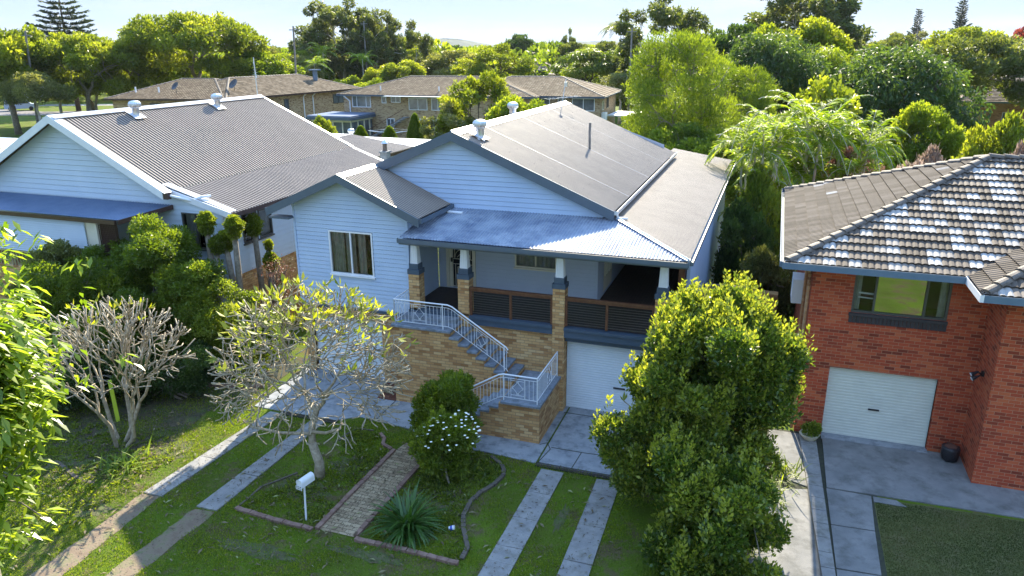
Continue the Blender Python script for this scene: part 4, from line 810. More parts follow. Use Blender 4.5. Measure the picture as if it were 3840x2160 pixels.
for u in (12.6, 14.3): b = MB(); b.tube([WB(u, -.02, 4.85), WB(u, .46, 4.5), WB(u, .46, 0)], .07, 6); obj('downpipe', b, 'white', A2)
b = MB(); b.tube([WB(12.5, .2, 4.83), WB(14.3, .2, 4.83)], .06, 6); obj('downpipe', b, 'white', A2)
b = MB(); c = WB(16.9, .35, 1.75); b.box((c[0], c[1] - .5, c[2] - .35), (c[0] + .4, c[1] + .5, c[2] + .4)); obj('air_conditioner', b, 'white', A2)
b = MB(); c = WB(18.5, 3.4, 6.0); b.tube([c, (c[0], c[1], 7.4)], .3, 8); b.box((c[0] - .6, c[1] - .5, 7.35), (c[0] + .6, c[1] + .5, 7.5)); obj('roof_vent', b, 'gutter_blue', A2)
dish(A2, WB, 3.2, 1.9, 5.6, .6)
B1, WC = hip('brick_flats', 'middle brick flats with a white awning, outside stairs and a glazed patio room', (-43.4, 58.9, 0), math.radians(2), 24.0, 11.5, 4.95, 6.8, 'tile_flat', 'brick_flat', 'slate', inset=7,
    front=[(1.7, 3.5, 2.4, 1.3, (.25, .75), 'white'), (5.5, 4.0, .6, .75, (), 'white'), (6.7, 4.1, 1.2, .7, (.5,), 'white'), (8.9, 3.3, 2.3, 1.35, (.5,), 'white'), (11.7, 3.3, 1.6, 1.35, (.5,), 'white'), (6.0, 1.4, 1.0, .9, (.5,), 'white')])
b = MB(); b.beam(WC(6.3, .6, 4.86), WC(13.7, .6, 4.86), 2.5, .06, (0, 0, 1)); obj('awning', b, 'tin_white', B1)
b = MB(); b.beam(WC(7.1, .32, 1.3), WC(7.2, -1.2, 0.2), .1, .1); 
for k in range(9): b.box(*[tuple(Vector(WC(4.4 + k * .5, -1.0, .2 + k * .28))), tuple(Vector(WC(4.9 + k * .5, .4, .3 + k * .28)))])
obj('outside_stair', b, 'concrete', B1)
b = MB(); P0 = Vector(WC(4.2, -1.05, 1.0)); P1 = Vector(WC(8.9, -1.05, 3.5)); b.beam(P0, P1, .06, .07); b.beam(P0 - Vector((0, 0, .8)), P1 - Vector((0, 0, .8)), .05, .05)
for k in range(24): q_ = P0.lerp(P1, k / 23); b.beam(q_, q_ - Vector((0, 0, .8)), .03, .03)
obj('stair_rail', b, 'timber', B1)
b = MB(); c = WC(10.0, .5, 0); b.box((c[0], c[1], 0), (c[0] + 2.4, c[1] + .12, 2.1)); obj('garage_opening', b, 'dark', B1); b = MB(); b.box((c[0] - .2, c[1] - .1, 2.1), (c[0] + 4.6, c[1] + .1, 2.35)); obj('lintel', b, 'tin_white', B1)
b = MB(); b.tube([WC(.9, 0, 4.8), WC(1.4, .45, 4.2), WC(1.4, .45, 2.9), WC(.4, .3, 2.7)], .08, 6); obj('downpipe', b, 'white', B1)
for x in (5.1, 12.4): b = MB(); b.tube([WC(x, 1.2, 5.2), WC(x, 1.2, 5.9)], .08, 6); obj('vent_pipe', b, 'white', B1)
PR = thing('patio_room', 'flat-roofed glazed patio room standing against the middle brick flats', 'patio room', (-41, 57, 0))
b = MB(); b.box((-44.4, 54.0, 2.72), (-38.8, 59.4, 2.95)); obj('roof', b, 'tin_blue', PR); b = MB(); b.box((-44.5, 53.9, 2.5), (-38.75, 54.0, 2.8)); b.box((-38.8, 53.95, 2.5), (-38.7, 59.4, 2.8)); obj('fascia', b, 'slate', PR)
b = MB(); b.box((-44.1, 54.4, 0), (-39.0, 59.3, .35)); b.box((-44.1, 54.4, 2.25), (-39.0, 59.3, 2.7))
for x in (-44.1, -42.7, -41.4, -40.2, -39.1): b.box((x, 54.38, 0), (x + .12, 54.5, 2.5))
for y in (54.4, 55.8, 57.2, 58.4): b.box((-39.1, y, 0), (-38.98, y + .12, 2.5))
obj('wall', b, 'cream', PR); b = MB(); b.box((-44.0, 54.5, .3), (-39.1, 59.2, 2.3)); obj('window', b, 'pane', PR)
C1, WD = hip('brick_flats', 'right-hand brick flats with a blue gutter, seen past the ridge of the centre house', (-30.5, 61.0, 0), math.radians(3), 18.2, 12.5, 4.95, 6.75, 'tile_flat', 'brick_flat', 'slate', inset=6,
    front=[(7.2, 3.7, 2.3, 1.1, (), 'white'), (11.1, 3.6, 1.0, 1.1, (), 'white'), (13.0, 3.9, .9, .8, (), 'white'), (14.6, 3.4, 2.5, 1.35, (.5,), 'white')], right=[(2.0, 3.4, 1.0, 1.0, (), 'cream'), (5.0, 3.4, 1.2, 1.2, (.5,), 'al_bronze')])
b = MB(); b.box((-24.5, 58.2, 2.5), (-13.2, 61.4, 2.62)); obj('lower_roof', b, 'slate', C1)
b = MB(); b.box((-12.9, 66.5, 2.55), (-9.6, 72, 2.7)); 
for y in (67, 71.5): b.box((-9.8, y, 0), (-9.7, y + .1, 2.55))
obj('carport', b, 'tin_white', C1)
b = MB(); b.box((-12.85, 63.2, 2.4), (-12.4, 64.2, 3.2)); obj('air_conditioner', b, 'white', C1)
hip('brick_house', 'far two-storey brick house with a pale tiled gable roof and a maroon lower band', (-86.5, 116.0, 0), math.radians(21), 17.0, 9, 5.0, 7.6, 'tile_pale', 'brick_flat', 'tin_new', gable=True, sub=2,
    front=[(2.2, 3.3, 2.2, 1.3, (.5,), 'white'), (6.0, 3.3, 3.0, 1.4, (.3, .7), 'white'), (11.0, 3.3, 3.0, 1.4, (.3, .7), 'white')])
b = MB(); b.beam((-76, 119.3, 2.2), (-70.5, 121.4, 2.2), .6, 1.2); tag(obj('awning', b, 'leaf_brown', origin=(-73, 120, 0)), 'maroon wall panel below the far pale-roofed brick house', 'awning')
hip('brick_house', 'far brick house with a whitish faded hip roof behind the yellow feathery tree', (-58.5, 149, 0), math.radians(8), 15, 10, 4.95, 7.0, 'tile_pale', 'brick_flat', 'tin_new', front=[(9.2, 2.6, 4, 1.8, (.5,), 'al_bronze')], sub=2, inset=4)
hip('white_cottage', 'small pale blue-grey roofed white cottage among the far cypresses', (-66, 262, 0), 0, 17, 11, 5.2, 8.6, 'tile_pale', 'board_white', 'tin_new', sub=1, dist_step=.6)
hip('white_roof_house', 'far house with a glaring white roof behind the tall gum on the right of centre', (-33, 158, 0), math.radians(15), 14, 9, 4.4, 6.6, 'tin_white', 'brick_flat', 'tin_new', sub=1, dist_step=.6)
hip('park_house', 'house half hidden behind the big spreading tree on the left, pale roof showing through', (-88, 86, 0), math.radians(25), 13, 9, 4.2, 6.3, 'tile_pale', 'brick_flat', 'tin_new', sub=1, dist_step=.6)
hip('brick_bungalow', 'dark brick bungalow with a shaded verandah behind the pale-trunked tree on the right', (25.5, 86, 0), math.radians(-4), 20, 12, 3.6, 6.4, 'tile_flat', 'brick_org', 'gutter_blue', front=[(5.4, 1.4, 1.0, .9, (), 'white'), (8.5, 1.0, 3, 1.4, (.5,), 'white')], sub=2, over=1.8)
b = MB(); b.face([(-33.5, 112, 5.4), (-28.0, 112, 5.4), (-28.0, 116, 6.6), (-33.5, 116, 6.6)]); b.prism([(-33.2, 112.4), (-28.3, 112.4), (-28.3, 116), (-33.2, 116)], 0, 5.3)
tag(obj('striped_shed', b, 'tile_pale', origin=(-31, 114, 0)), 'small shed with a rust and white striped roof just above the right-hand flats', 'shed')

# =================================================================== vegetation builders
def leaves_mesh(name, P, D, N, Ls, Ws, m, rnd=None, bend=.15):
    """one kite-shaped leaf per row: P base, D direction, N side-normal"""
    n = len(P); D = D / np.linalg.norm(D, axis=1, keepdims=True); Sd = np.cross(D, N); Sd /= (np.linalg.norm(Sd, axis=1, keepdims=True) + 1e-9); Up = np.cross(Sd, D)
    Ls = np.broadcast_to(np.asarray(Ls, float).reshape(-1, 1), (n, 1)); Ws = np.broadcast_to(np.asarray(Ws, float).reshape(-1, 1), (n, 1))
    V = np.empty((n, 4, 3)); V[:, 0] = P; mid = P + D * Ls * .5 + Up * Ls * bend
    V[:, 1] = mid + Sd * Ws * .5; V[:, 2] = P + D * Ls; V[:, 3] = mid - Sd * Ws * .5
    me = bpy.data.meshes.new(name); me.vertices.add(n * 4); me.vertices.foreach_set('co', V.reshape(-1).astype(np.float32))
    me.loops.add(n * 4); me.loops.foreach_set('vertex_index', np.arange(n * 4, dtype=np.int32)); me.polygons.add(n)
    me.polygons.foreach_set('loop_start', np.arange(0, n * 4, 4, dtype=np.int32)); me.polygons.foreach_set('loop_total', np.full(n, 4, dtype=np.int32)); me.update()
    at = me.attributes.new('rnd', 'FLOAT', 'FACE'); r_ = RNG.random(n) if rnd is None else rnd; at.data.foreach_set('value', np.clip(r_, 0, 1).astype(np.float32))
    me.materials.append(M[m] if isinstance(m, str) else m); return me
def unit(v): return v / (np.linalg.norm(v, axis=-1, keepdims=True) + 1e-9)
def rdir(n): return unit(RNG.normal(size=(n, 3)))
def lobes_to_leaves(lobes, n, L_, W_, droop=0., up=.3, out=.7, shell=.55, flat=.8, lobe_var=.35):
    """lobes: (k,4) centre+radius; leaves spread through the outer part of each lobe"""
    lobes = np.asarray(lobes, float); a = lobes[:, 3] ** 2; pick = RNG.choice(len(lobes), n, p=a / a.sum()); d = rdir(n)
    rad = lobes[pick, 3] * (shell + (1 - shell) * RNG.random(n) ** .6) * (1 + .16 * np.sin(d[:, 0] * 7 + pick) * np.cos(d[:, 1] * 6 + pick * 2) + .12 * np.sin(d[:, 2] * 9 + pick))
    P = lobes[pick, :3] + d * rad[:, None] * np.array([1, 1, flat]); D = unit(d * out + rdir(n) * .8 + np.array([0, 0, up - droop]))
    N = unit(rdir(n) + np.array([0, 0, .6])); lv = RNG.random(len(lobes)); rnd = .5 + (lv[pick] - .5) * lobe_var * 2 + RNG.normal(size=n) * .16
    s = .7 + .6 * RNG.random(n); return P, D, N, L_ * s, W_ * s, rnd
def grow(mb, p, T, r, minr, frac=.42, wig=.06, n=5, tipr=None, curve=.25, d0=None):
    """branching limbs from p reaching every point of T"""
    p = Vector(p); T = [Vector(t) for t in T]; c = sum(T, Vector()) / len(T)
    if len(T) == 1 or (c - p).length < .05:
        for t in T:
            e = t - p; m1 = p + e * .5 + Vector((random.uniform(-1, 1), random.uniform(-1, 1), random.uniform(-.6, .2))) * e.length * wig * 1.4
            mb.tube([p, m1, t], [r, max(minr, r * .8), tipr or minr], n)
        return
    e = (c - p) * frac; q = p + e + Vector((random.uniform(-1, 1), random.uniform(-1, 1), random.uniform(-1, 1))) * e.length * wig * 2
    if d0 is not None: q = q * (1 - curve) + (p + d0 * e.length) * curve
    k = 2 if len(T) < 6 or random.random() < .55 else 3
    cs = random.sample(T, min(k, len(T)))
    for _ in range(4):
        g_ = [[] for _ in cs]
        for t in T: g_[min(range(len(cs)), key=lambda i: (t - cs[i]).length_squared)].append(t)
        cs = [sum(x, Vector()) / len(x) if x else cs[i] for i, x in enumerate(g_)]
    g_ = [x for x in g_ if x]; mid = (p + q) / 2 + Vector((random.uniform(-1, 1), random.uniform(-1, 1), random.uniform(-1, 1))) * e.length * wig
    tot = len(T); r2 = max(minr, r * .86); mb.tube([p, mid, q], [r, (r + r2) / 2, r2], n, cap=False)
    for x in g_: grow(mb, q, x, max(minr, r2 * (len(x) / tot) ** .42), minr, min(.55, frac * 1.02), wig, n, tipr, curve, (q - p).normalized())
def mesh_of(name, mb, m):
    me = bpy.data.meshes.new(name); me.from_pydata(mb.v, [], mb.f); me.polygons.foreach_set('use_smooth', [True] * len(mb.f)); me.update(); me.materials.append(M[m])
    return me
def dome_lobes(k, rx, rz, zc, r, seed=0, low=-.5, jit=.25):
    rg = np.random.default_rng(seed); d = unit(rg.normal(size=(k * 3, 3))); d = d[d[:, 2] > low][:k]
    c = d * np.array([rx - r * .8, rx - r * .8, rz - r * .7]) * (.75 + jit * rg.random((len(d), 1))) + np.array([0, 0, zc]); rad = r * (.7 + .6 * rg.random(len(d)))
    return np.c_[c, rad]
PROTO = {}
def proto(key, lobes, n, L_, W_, leaf, bark='bark', trunk_r=.3, tops=None, limb_min=.04, **kw):
    """tree meshes in unit form (height about 10 m, base at the origin)"""
    P, D, N, l, w_, rnd = lobes_to_leaves(lobes, n, L_, W_, **kw); cm = leaves_mesh('crown', P, D, N, l, w_, leaf, rnd); b = MB()
    lob = np.asarray(lobes); T = [tuple(x[:3] + RNG.normal(size=3) * x[3] * .3) for x in lob for _ in range(2)]
    zmin = float(lob[:, 2].min()); fork = Vector((random.uniform(-.2, .2), random.uniform(-.2, .2), max(.8, zmin * .55)))
    b.tube([(0, 0, -.1), (random.uniform(-.1, .1), random.uniform(-.1, .1), fork.z * .5), fork], [trunk_r * 1.35, trunk_r * 1.05, trunk_r], 8); grow(b, fork, T, trunk_r * .9, limb_min, .40, .10)
    PROTO[key] = (mesh_of('trunk', b, bark), cm); return PROTO[key]
SPECIAL = {}
def plant(name, key, loc, h, wd, label, cat='tree', rz=None, group=None, leaf=None, basew=None):
    """place a tree: h height, wd crown width; every tree keeps trunk and crown as parts"""
    tm, cm = PROTO[key]; bb, bh = DIM[key]
    o = bpy.data.objects.new(name, None); COL.objects.link(o); o.location = loc; o.rotation_euler = (0, 0, random.uniform(0, 6.28) if rz is None else rz); o.empty_display_size = .3
    o.scale = (wd / bb, wd / bb, h / bh); tag(o, label, cat, group)
    for nm, me in (('trunk', tm), ('crown', cm)):
        if me is None: continue
        c = bpy.data.objects.new(nm, me); COL.objects.link(c); c.parent = o
        if nm == 'crown' and leaf: c.material_slots[0].link = 'OBJECT'; c.material_slots[0].material = M[leaf]
    return o
DIM = {}
def dims(key):
    me = PROTO[key][1]; a = np.empty(len(me.vertices) * 3, np.float32); me.vertices.foreach_get('co', a); a = a.reshape(-1, 3)
    DIM[key] = (float(np.percentile(np.abs(a[:, :2]), 99) * 2), float(np.percentile(a[:, 2], 99.7)))
# prototypes
proto('round_a', dome_lobes(46, 4.6, 3.8, 6.2, 1.05, 1, jit=.35), 21000, .34, .2, 'leaf_bright', trunk_r=.28)
proto('round_b', dome_lobes(50, 4.8, 4.2, 5.8, 1.0, 2, jit=.35), 22000, .32, .19, 'leaf_mid', trunk_r=.3)
proto('spread', np.r_[dome_lobes(74, 6.6, 2.8, 7.0, .95, 3, low=-.15, jit=.35), dome_lobes(22, 5.0, 2.0, 4.6, .9, 33)], 27000, .32, .16, 'leaf_bright', trunk_r=.3, flat=.6, shell=.4)
proto('olive', dome_lobes(40, 4.6, 3.2, 6.2, 1.05, 4, low=-.35), 19000, .26, .12, 'leaf_olive', 'bark_pale', .2, flat=.8)
proto('gum', dome_lobes(120, 4.6, 5.2, 8.0, .75, 5, low=-.8, jit=.6), 30000, .38, .17, 'leaf_gum', 'bark_pale', .26, droop=.7, shell=.35)
proto('gum_open', dome_lobes(44, 5.0, 5.4, 8.0, .8, 15, low=-.8, jit=.5), 14000, .42, .16, 'leaf_gum', 'bark_pale', .26, droop=.7, shell=.3)
proto('mango', dome_lobes(60, 5.0, 4.4, 4.6, 1.1, 6, low=-.6), 34000, .34, .1, 'leaf_dark', 'bark_dk', .3, droop=.9, up=0, flat=.9, shell=.7)
proto('soft', np.r_[dome_lobes(44, 3.4, 5.0, 6.2, .95, 7, low=-.7), dome_lobes(14, 3.4, 2.5, 3.4, 1.0, 17)], 60000, .17, .045, 'leaf_conif', 'bark', .2, up=.9, out=.5, shell=.45, lobe_var=.5)
proto('feather', dome_lobes(44, 4.8, 3.6, 6.2, .9, 8, low=-.5, jit=.4), 17000, .34, .12, 'leaf_bright', 'bark_dk', .24, shell=.3, flat=.6)
proto('bush', dome_lobes(26, 3.4, 3.2, 2.4, .95, 9, low=-.5), 15000, .26, .15, 'leaf_mid', 'bark', .12)
proto('weep', np.r_[dome_lobes(30, 2.8, 5.4, 5.4, .9, 10, low=-.8)], 16000, .44, .1, 'leaf_mid', 'bark_dk', .24, droop=1.3, up=0)
for k_ in list(PROTO): dims(k_)
def cone_lobes(key, r, h, n, leafn, L_, W_, leaf, pw=1., z0=.2):
    t = RNG.random(n) ** .7; z = z0 + (h - z0) * (1 - t); a = RNG.random(n) * 6.283; rr = r * (t ** pw) * (.86 + .2 * RNG.random(n)) * (1 - np.clip((t - .85) / .15, 0, 1) * .35)
    P = np.c_[rr * np.cos(a), rr * np.sin(a), z]; D = unit(np.c_[np.cos(a) * .5, np.sin(a) * .5, np.full(n, 1.)] + rdir(n) * .35); N = np.c_[np.cos(a), np.sin(a), np.zeros(n)] + rdir(n) * .4
    cm = leaves_mesh('crown', P, D, N, L_, W_, leaf, .5 + RNG.normal(size=n) * .22); b = MB(); b.tube([(0, 0, -.1), (0, 0, h * .5), (0, 0, h * .9)], [.09, .06, .02], 6)
    PROTO[key] = (mesh_of('trunk', b, 'bark_dk'), cm); dims(key)
cone_lobes('cone', 1.0, 2.6, 14000, 1, .13, .06, 'leaf_conif', .62); cone_lobes('cypress', .9, 8, 9000, 1, .3, .12, 'leaf_dark', .45)
def norfolk(key, h, layers, r, gap, seed, leaf='leaf_pine', upt=.12, ragged=.15):
    rg = np.random.default_rng(seed); b = MB(); b.tube([(0, 0, 0), (0, 0, h * .5), (0, 0, h)], [.38, .22, .04], 7); Ps = []; Ds = []
    for i in range(layers):
        z = h * gap + (h * (1 - gap)) * i / layers; rad = r * (1 - i / layers) ** .8 + .35; k = 7 if i < layers * .7 else 5; ph = rg.random() * 6
        for j in range(k):
            a = ph + 6.283 * j / k + rg.normal() * .12; rl = max(.3, rad * (1 + rg.normal() * ragged)); d = np.array([math.cos(a), math.sin(a), 0]); tip = np.array([0, 0, z]) + d * rl + np.array([0, 0, rl * upt + .1])
            midp = np.array([0, 0, z - rl * .06]) + d * rl * .5; b.tube([(0, 0, z), tuple(midp), tuple(tip)], [.07, .045, .02], 4)
            rl = max(rl, .3); m_ = int(26 * rl); t = .22 + .78 * rg.random(m_); sd = np.array([-d[1], d[0], 0]); w_ = (rg.random(m_) - .5) * .42 * rl * np.sin(np.clip(t, 0, 1) * 2.6)
            Pp = np.outer(1 - t, (0, 0, z)) + np.outer(t, tip) - np.outer(np.sin(t * math.pi) * rl * .08, (0, 0, 1)) + np.outer(w_, sd); Ps.append(Pp); Ds.append(unit(d * .7 + np.outer(np.sign(w_), sd) * .6 + np.array([0, 0, .35]) + rg.normal(size=(m_, 3)) * .25))
    P = np.concatenate(Ps); D = np.concatenate(Ds); N = unit(RNG.normal(size=P.shape) * .5 + np.array([0, 0, 1.])); PROTO[key] = (mesh_of('trunk', b, 'bark_dk'), leaves_mesh('crown', P, D, N, .55, .17, leaf)); dims(key)
norfolk('norfolk', 22, 20, 6.6, .25, 1); norfolk('slimpine', 22, 30, 2.3, .15, 2, upt=.45, ragged=.3)
def palm_mesh(key, stems, leaf='leaf_palm', nf=9, fl=2.6, bark='bark_pale', droop=1., lf=.34):
    """stems: (x, y, height); feather palms with arching fronds"""
    b = MB(); P = []; D = []; N = []; Ls = []
    for (sx, sy, h) in stems:
        lx, ly = sx * 1.25, sy * 1.25; b.tube([(sx * .5, sy * .5, -.1), (sx * .9, sy * .9, h * .5), (lx, ly, h)], [.10, .075, .06], 6)
        for j in range(nf):
            a = 6.283 * j / nf + random.uniform(-.3, .3); el = random.uniform(.25, 1.15); L0 = fl * random.uniform(.8, 1.15); d = Vector((math.cos(a) * math.cos(el), math.sin(a) * math.cos(el), math.sin(el))); p = Vector((lx, ly, h)); pts = [p.copy()]; K = 13
            for i in range(K):
                d = (d + Vector((0, 0, -.095 * droop * (1 + i * .05)))).normalized(); p = p + d * L0 / K; pts.append(p.copy())
            b.tube(pts[::3] + [pts[-1]], .015, 4, cap=False)
            for i in range(2, K + 1):
                dd = (pts[i] - pts[i - 1]).normalized(); sd = dd.cross(Vector((0, 0, 1))).normalized(); tt = i / K; ll = lf * fl / 2.6 * 1.7 * math.sin(math.pi * min(.97, tt * .8 + .18))
                for u_ in (0, .33, .66):
                    base = pts[i - 1].lerp(pts[i], u_)
                    for sg in (-1, 1): P.append(base); D.append((sd * sg * .85 + dd * .6 + Vector((0, 0, random.uniform(-.45, .1)))).normalized()); N.append(Vector((random.uniform(-.3, .3), random.uniform(-.3, .3), 1))); Ls.append(ll)
    P = np.array([tuple(x) for x in P]); D = np.array([tuple(x) for x in D]); N = np.array([tuple(x) for x in N]); Ls = np.array(Ls)
    PROTO[key] = (mesh_of('trunk', b, bark), leaves_mesh('crown', P, D, N, Ls, np.full(len(Ls), .055 * fl / 2.6), leaf, .55 + RNG.normal(size=len(Ls)) * .25, .04)); dims(key)
palm_mesh('cane_palm', [(random.gauss(0, .55), random.gauss(0, .55), random.uniform(2.6, 6.0)) for _ in range(8)], nf=8, fl=2.7)
palm_mesh('cane_palm_b', [(random.gauss(0, .5), random.gauss(0, .5), random.uniform(3.2, 6.0)) for _ in range(7)], nf=8, fl=3.0)
palm_mesh('tall_palm', [(0, 0, 12)], leaf='leaf_gum', nf=22, fl=4.4, bark='bark', droop=1.25)
palm_mesh('king_palm', [(0, 0, 7)], nf=14, fl=3.6, bark='bark_pale')

# =================================================================== trees of the background
def T_(key, x, y, h, w, label, name='tree', cat='tree', **k): return plant(name, key, (x, y, 0), h, w, label, cat, **k)
T_('norfolk', -107.3, 79.7, 19.6, 15.0, 'tall dark layered pine standing above the bright trees at the far left, against the sky', 'norfolk_pine', rz=.3)
T_('round_a', -84, 50, 13.2, 10.5, 'bright yellow-green tree cut by the left frame edge below the tall pine', 'leafy_tree')
T_('spread', -80.3, 57.5, 11.9, 14, 'wide bright tree directly below the tall layered pine', 'leafy_tree')
T_('spread', -80.5, 66.6, 11.4, 13, 'bright tree between the tall layered pine and the big domed tree', 'leafy_tree')
T_('spread', -72.7, 69.3, 14.6, 18.5, 'largest domed yellow-green tree of the park, highest crown left of centre', 'leafy_tree', rz=1.0)
T_('round_b', -66.5, 75.0, 9.6, 12, 'darker green tree at the right foot of the big domed park tree', 'leafy_tree')
T_('round_b', -86.5, 64, 8.5, 11, 'shaded green tree between the grey-green park trees and the wide bright one', 'leafy_tree')
T_('olive', -94.7, 58.0, 9.4, 8.6, 'grey-green park tree at the left edge, tallest of the three grey-green ones', 'park_tree', group='grey-green trees on the park lawn')
T_('olive', -90.0, 61.6, 7.6, 8.0, 'grey-green park tree with a white forked trunk on the sunny lawn', 'park_tree', group='grey-green trees on the park lawn')
T_('olive', -84.8, 62.9, 7.8, 8.6, 'grey-green park tree nearest the left end of the flats', 'park_tree', group='grey-green trees on the park lawn')
T_('olive', -78.0, 48.5, 7.6, 7.0, 'low grey-green park tree cut by the left frame edge', 'park_tree', group='grey-green trees on the park lawn')
T_('olive', -75.5, 88.9, 10.4, 8.8, 'grey-green tree above the aerial mast of the long flats', 'leafy_tree')
T_('olive', -71.0, 92.5, 8.8, 7.0, 'smaller grey-green tree beside the tilted timber pole', 'leafy_tree')
T_('gum', -73.2, 108.6, 18.0, 15.5, 'tallest dark gum tree left of centre, its rounded crown against the sky', 'gum_tree', rz=2)
T_('gum', -65.0, 107.6, 16.2, 11, 'dark gum tree joined to the right side of the tallest one left of centre', 'gum_tree', rz=4)
T_('gum_open', -61.0, 114.3, 14.6, 8.5, 'thin open gum tree at the right end of the dark gum group', 'gum_tree')
T_('gum', -80.5, 118, 12.0, 10, 'lower dark gum tree at the left foot of the dark gum group', 'gum_tree')
T_('round_b', -77, 100, 9.5, 11, 'dark green tree behind the tilted timber pole', 'leafy_tree')
T_('king_palm', -68.0, 92.0, 8.8, 6.5, 'feather palm left of the far two-storey house', 'palm', 'palm'); T_('king_palm', -72.0, 101, 11.0, 7, 'feather palm above the roof of the far two-storey house', 'palm', 'palm'); T_('king_palm', -63.5, 100, 9.6, 6.5, 'feather palm in front of the dark gums, nearest the round lime tree', 'palm', 'palm')
T_('round_a', -65.9, 124.1, 11.8, 9.6, 'round lime-green tree right of the dark gum group', 'leafy_tree')
T_('round_a', -51.8, 92.0, 8.0, 8.0, 'low lime-green tree just behind the middle flats roof', 'leafy_tree', leaf='leaf_bright'); T_('round_a', -56.2, 93.0, 7.2, 6, 'golden shrub beside the maroon wall of the far two-storey house', 'shrub', 'shrub', leaf='leaf_yell')
T_('bush', -61.0, 90.5, 5.6, 6.5, 'clipped rounded green shrub in front of the far two-storey house', 'shrub', 'shrub'); T_('bush', -53.5, 84.5, 5.5, 7, 'clipped rounded green shrub at the left slope of the middle flats roof', 'shrub', 'shrub')
T_('round_b', -50.0, 108.0, 9.4, 12, 'grey-green tree filling the gap behind the low lime-green tree', 'leafy_tree', leaf='leaf_olive')
T_('round_b', -71.2, 154.7, 10.2, 14, 'dark tree under the distant hill', 'leafy_tree', leaf='leaf_dark'); T_('gum_open', -60.5, 150, 10.0, 8, 'spindly dark tree beside the one under the distant hill', 'gum_tree')
T_('feather', -37.2, 95.2, 10.4, 12.5, 'feathery yellow-green tree behind the gap between the middle and right-hand flats', 'feathery_tree', leaf='leaf_bright')
T_('round_b', -68.3, 198.7, 13.2, 10, 'round dark tree rising above the horizon right of the distant hill', 'leafy_tree', leaf='leaf_dark')
for i, (x, y) in enumerate(((-55.5, 160), (-51.5, 161.5), (-47.6, 163))): T_('cypress', x, y, 9.6 - i * .3, 3.6, ('left', 'middle', 'right')[i] + ' of the three dark columnar cypresses above the right-hand flats', 'cypress', 'cypress', group='three dark cypresses')
T_('round_b', -38.5, 150, 10.8, 9, 'brown-tinged rounded tree right of the three dark cypresses', 'leafy_tree', leaf='leaf_gum'); T_('round_b', -31.0, 146, 10.9, 10, 'dull green rounded tree below the thin tall palm', 'leafy_tree', leaf='leaf_gum')
T_('weep', -22.5, 99, 9.6, 8.5, 'dark weeping tree left of the bright shade under the white roofed house', 'weeping_tree'); T_('weep', -17.0, 98.5, 10.2, 8.5, 'dark weeping tree right behind the right-hand flats', 'weeping_tree'); T_('weep', -27.5, 112, 9.4, 9, 'dark weeping tree farther left behind the striped shed', 'weeping_tree'); T_('olive', -15.0, 84, 6.6, 7.5, 'pale grey-green shrubby tree at the right end of the right-hand flats', 'leafy_tree')
T_('tall_palm', -26.0, 137.8, 15.4, 8, 'thin tall palm with drooping fronds against the sky right of centre', 'palm', 'palm')
T_('gum_open', -11.5, 94.9, 17.6, 13, 'tall open gum with airy crown above the soft lime conifer', 'gum_tree', rz=.5); T_('gum', -7.0, 99, 12.6, 9, 'lower dense part-shaded gum at the right foot of the tall open one', 'gum_tree', leaf='leaf_mid')
T_('gum_open', -47, 176, 14.2, 4.2, 'small lone gum sticking above the horizon left of the thin tall palm', 'gum_tree')
T_('soft', .0, 28.6, 10.9, 6.6, 'tall soft lime-green conifer just behind the rear of the centre house', 'soft_conifer', leaf='leaf_conif'); T_('soft', 2.6, 33.0, 8.8, 5.2, 'lower soft lime-green conifer on the right side of the tall one', 'soft_conifer')
T_('soft', -2.6, 36.0, 7.2, 5.0, 'small soft conifer peeping out left of the tall lime-green one', 'soft_conifer')
T_('round_b', .3, 75.7, 12.3, 9, 'dark glossy tree crown directly behind the top of the soft conifer', 'leafy_tree', leaf='leaf_dark')
T_('mango', 4.6, 48.9, 10.9, 9.4, 'dark weeping-leaved mango tree right of the soft conifer', 'mango_tree'); T_('mango', 8.6, 55, 9.8, 7.5, 'second dark mango tree, behind the round-leaved vine tree', 'mango_tree', leaf='leaf_mid')
T_('round_a', 6.8, 65.9, 12.5, 10.5, 'bright yellow-green tree crown above the dark mango, below the biggest gum', 'leafy_tree'); T_('round_a', 10.6, 64.5, 9.8, 7, 'lime-green tree between the bright crown and the large mango', 'leafy_tree', leaf='leaf_mid')
T_('gum', 8.2, 120.9, 20.0, 20, 'biggest dark gum, its crown cut by the top of the frame right of centre', 'gum_tree', rz=1.3)
T_('mango', 13.4, 42.4, 9.9, 9.6, 'large domed mango tree with pale leaf edges, above the palms on the right', 'mango_tree', rz=2)
T_('spread', 25.7, 76.8, 10.8, 15, 'broad dark tree with a pale forked trunk on the sunny lawn at the right', 'shade_tree', leaf='leaf_gum', rz=.6); T_('spread', 33.5, 80, 10.6, 12, 'broad dark tree cut by the right frame edge', 'shade_tree', leaf='leaf_gum')
T_('slimpine', 41.3, 238.4, 19.6, 6.0, 'left of the two slim dark pines on the skyline at the right', 'slim_pine', group='two slim pines on the skyline'); T_('slimpine', 52.1, 236.7, 22.2, 7.0, 'right and taller of the two slim dark pines on the skyline', 'slim_pine', group='two slim pines on the skyline')
T_('round_b', 53.6, 172, 13.6, 7, 'red-leaved tree at the top right corner of the view', 'leafy_tree', leaf='leaf_red')
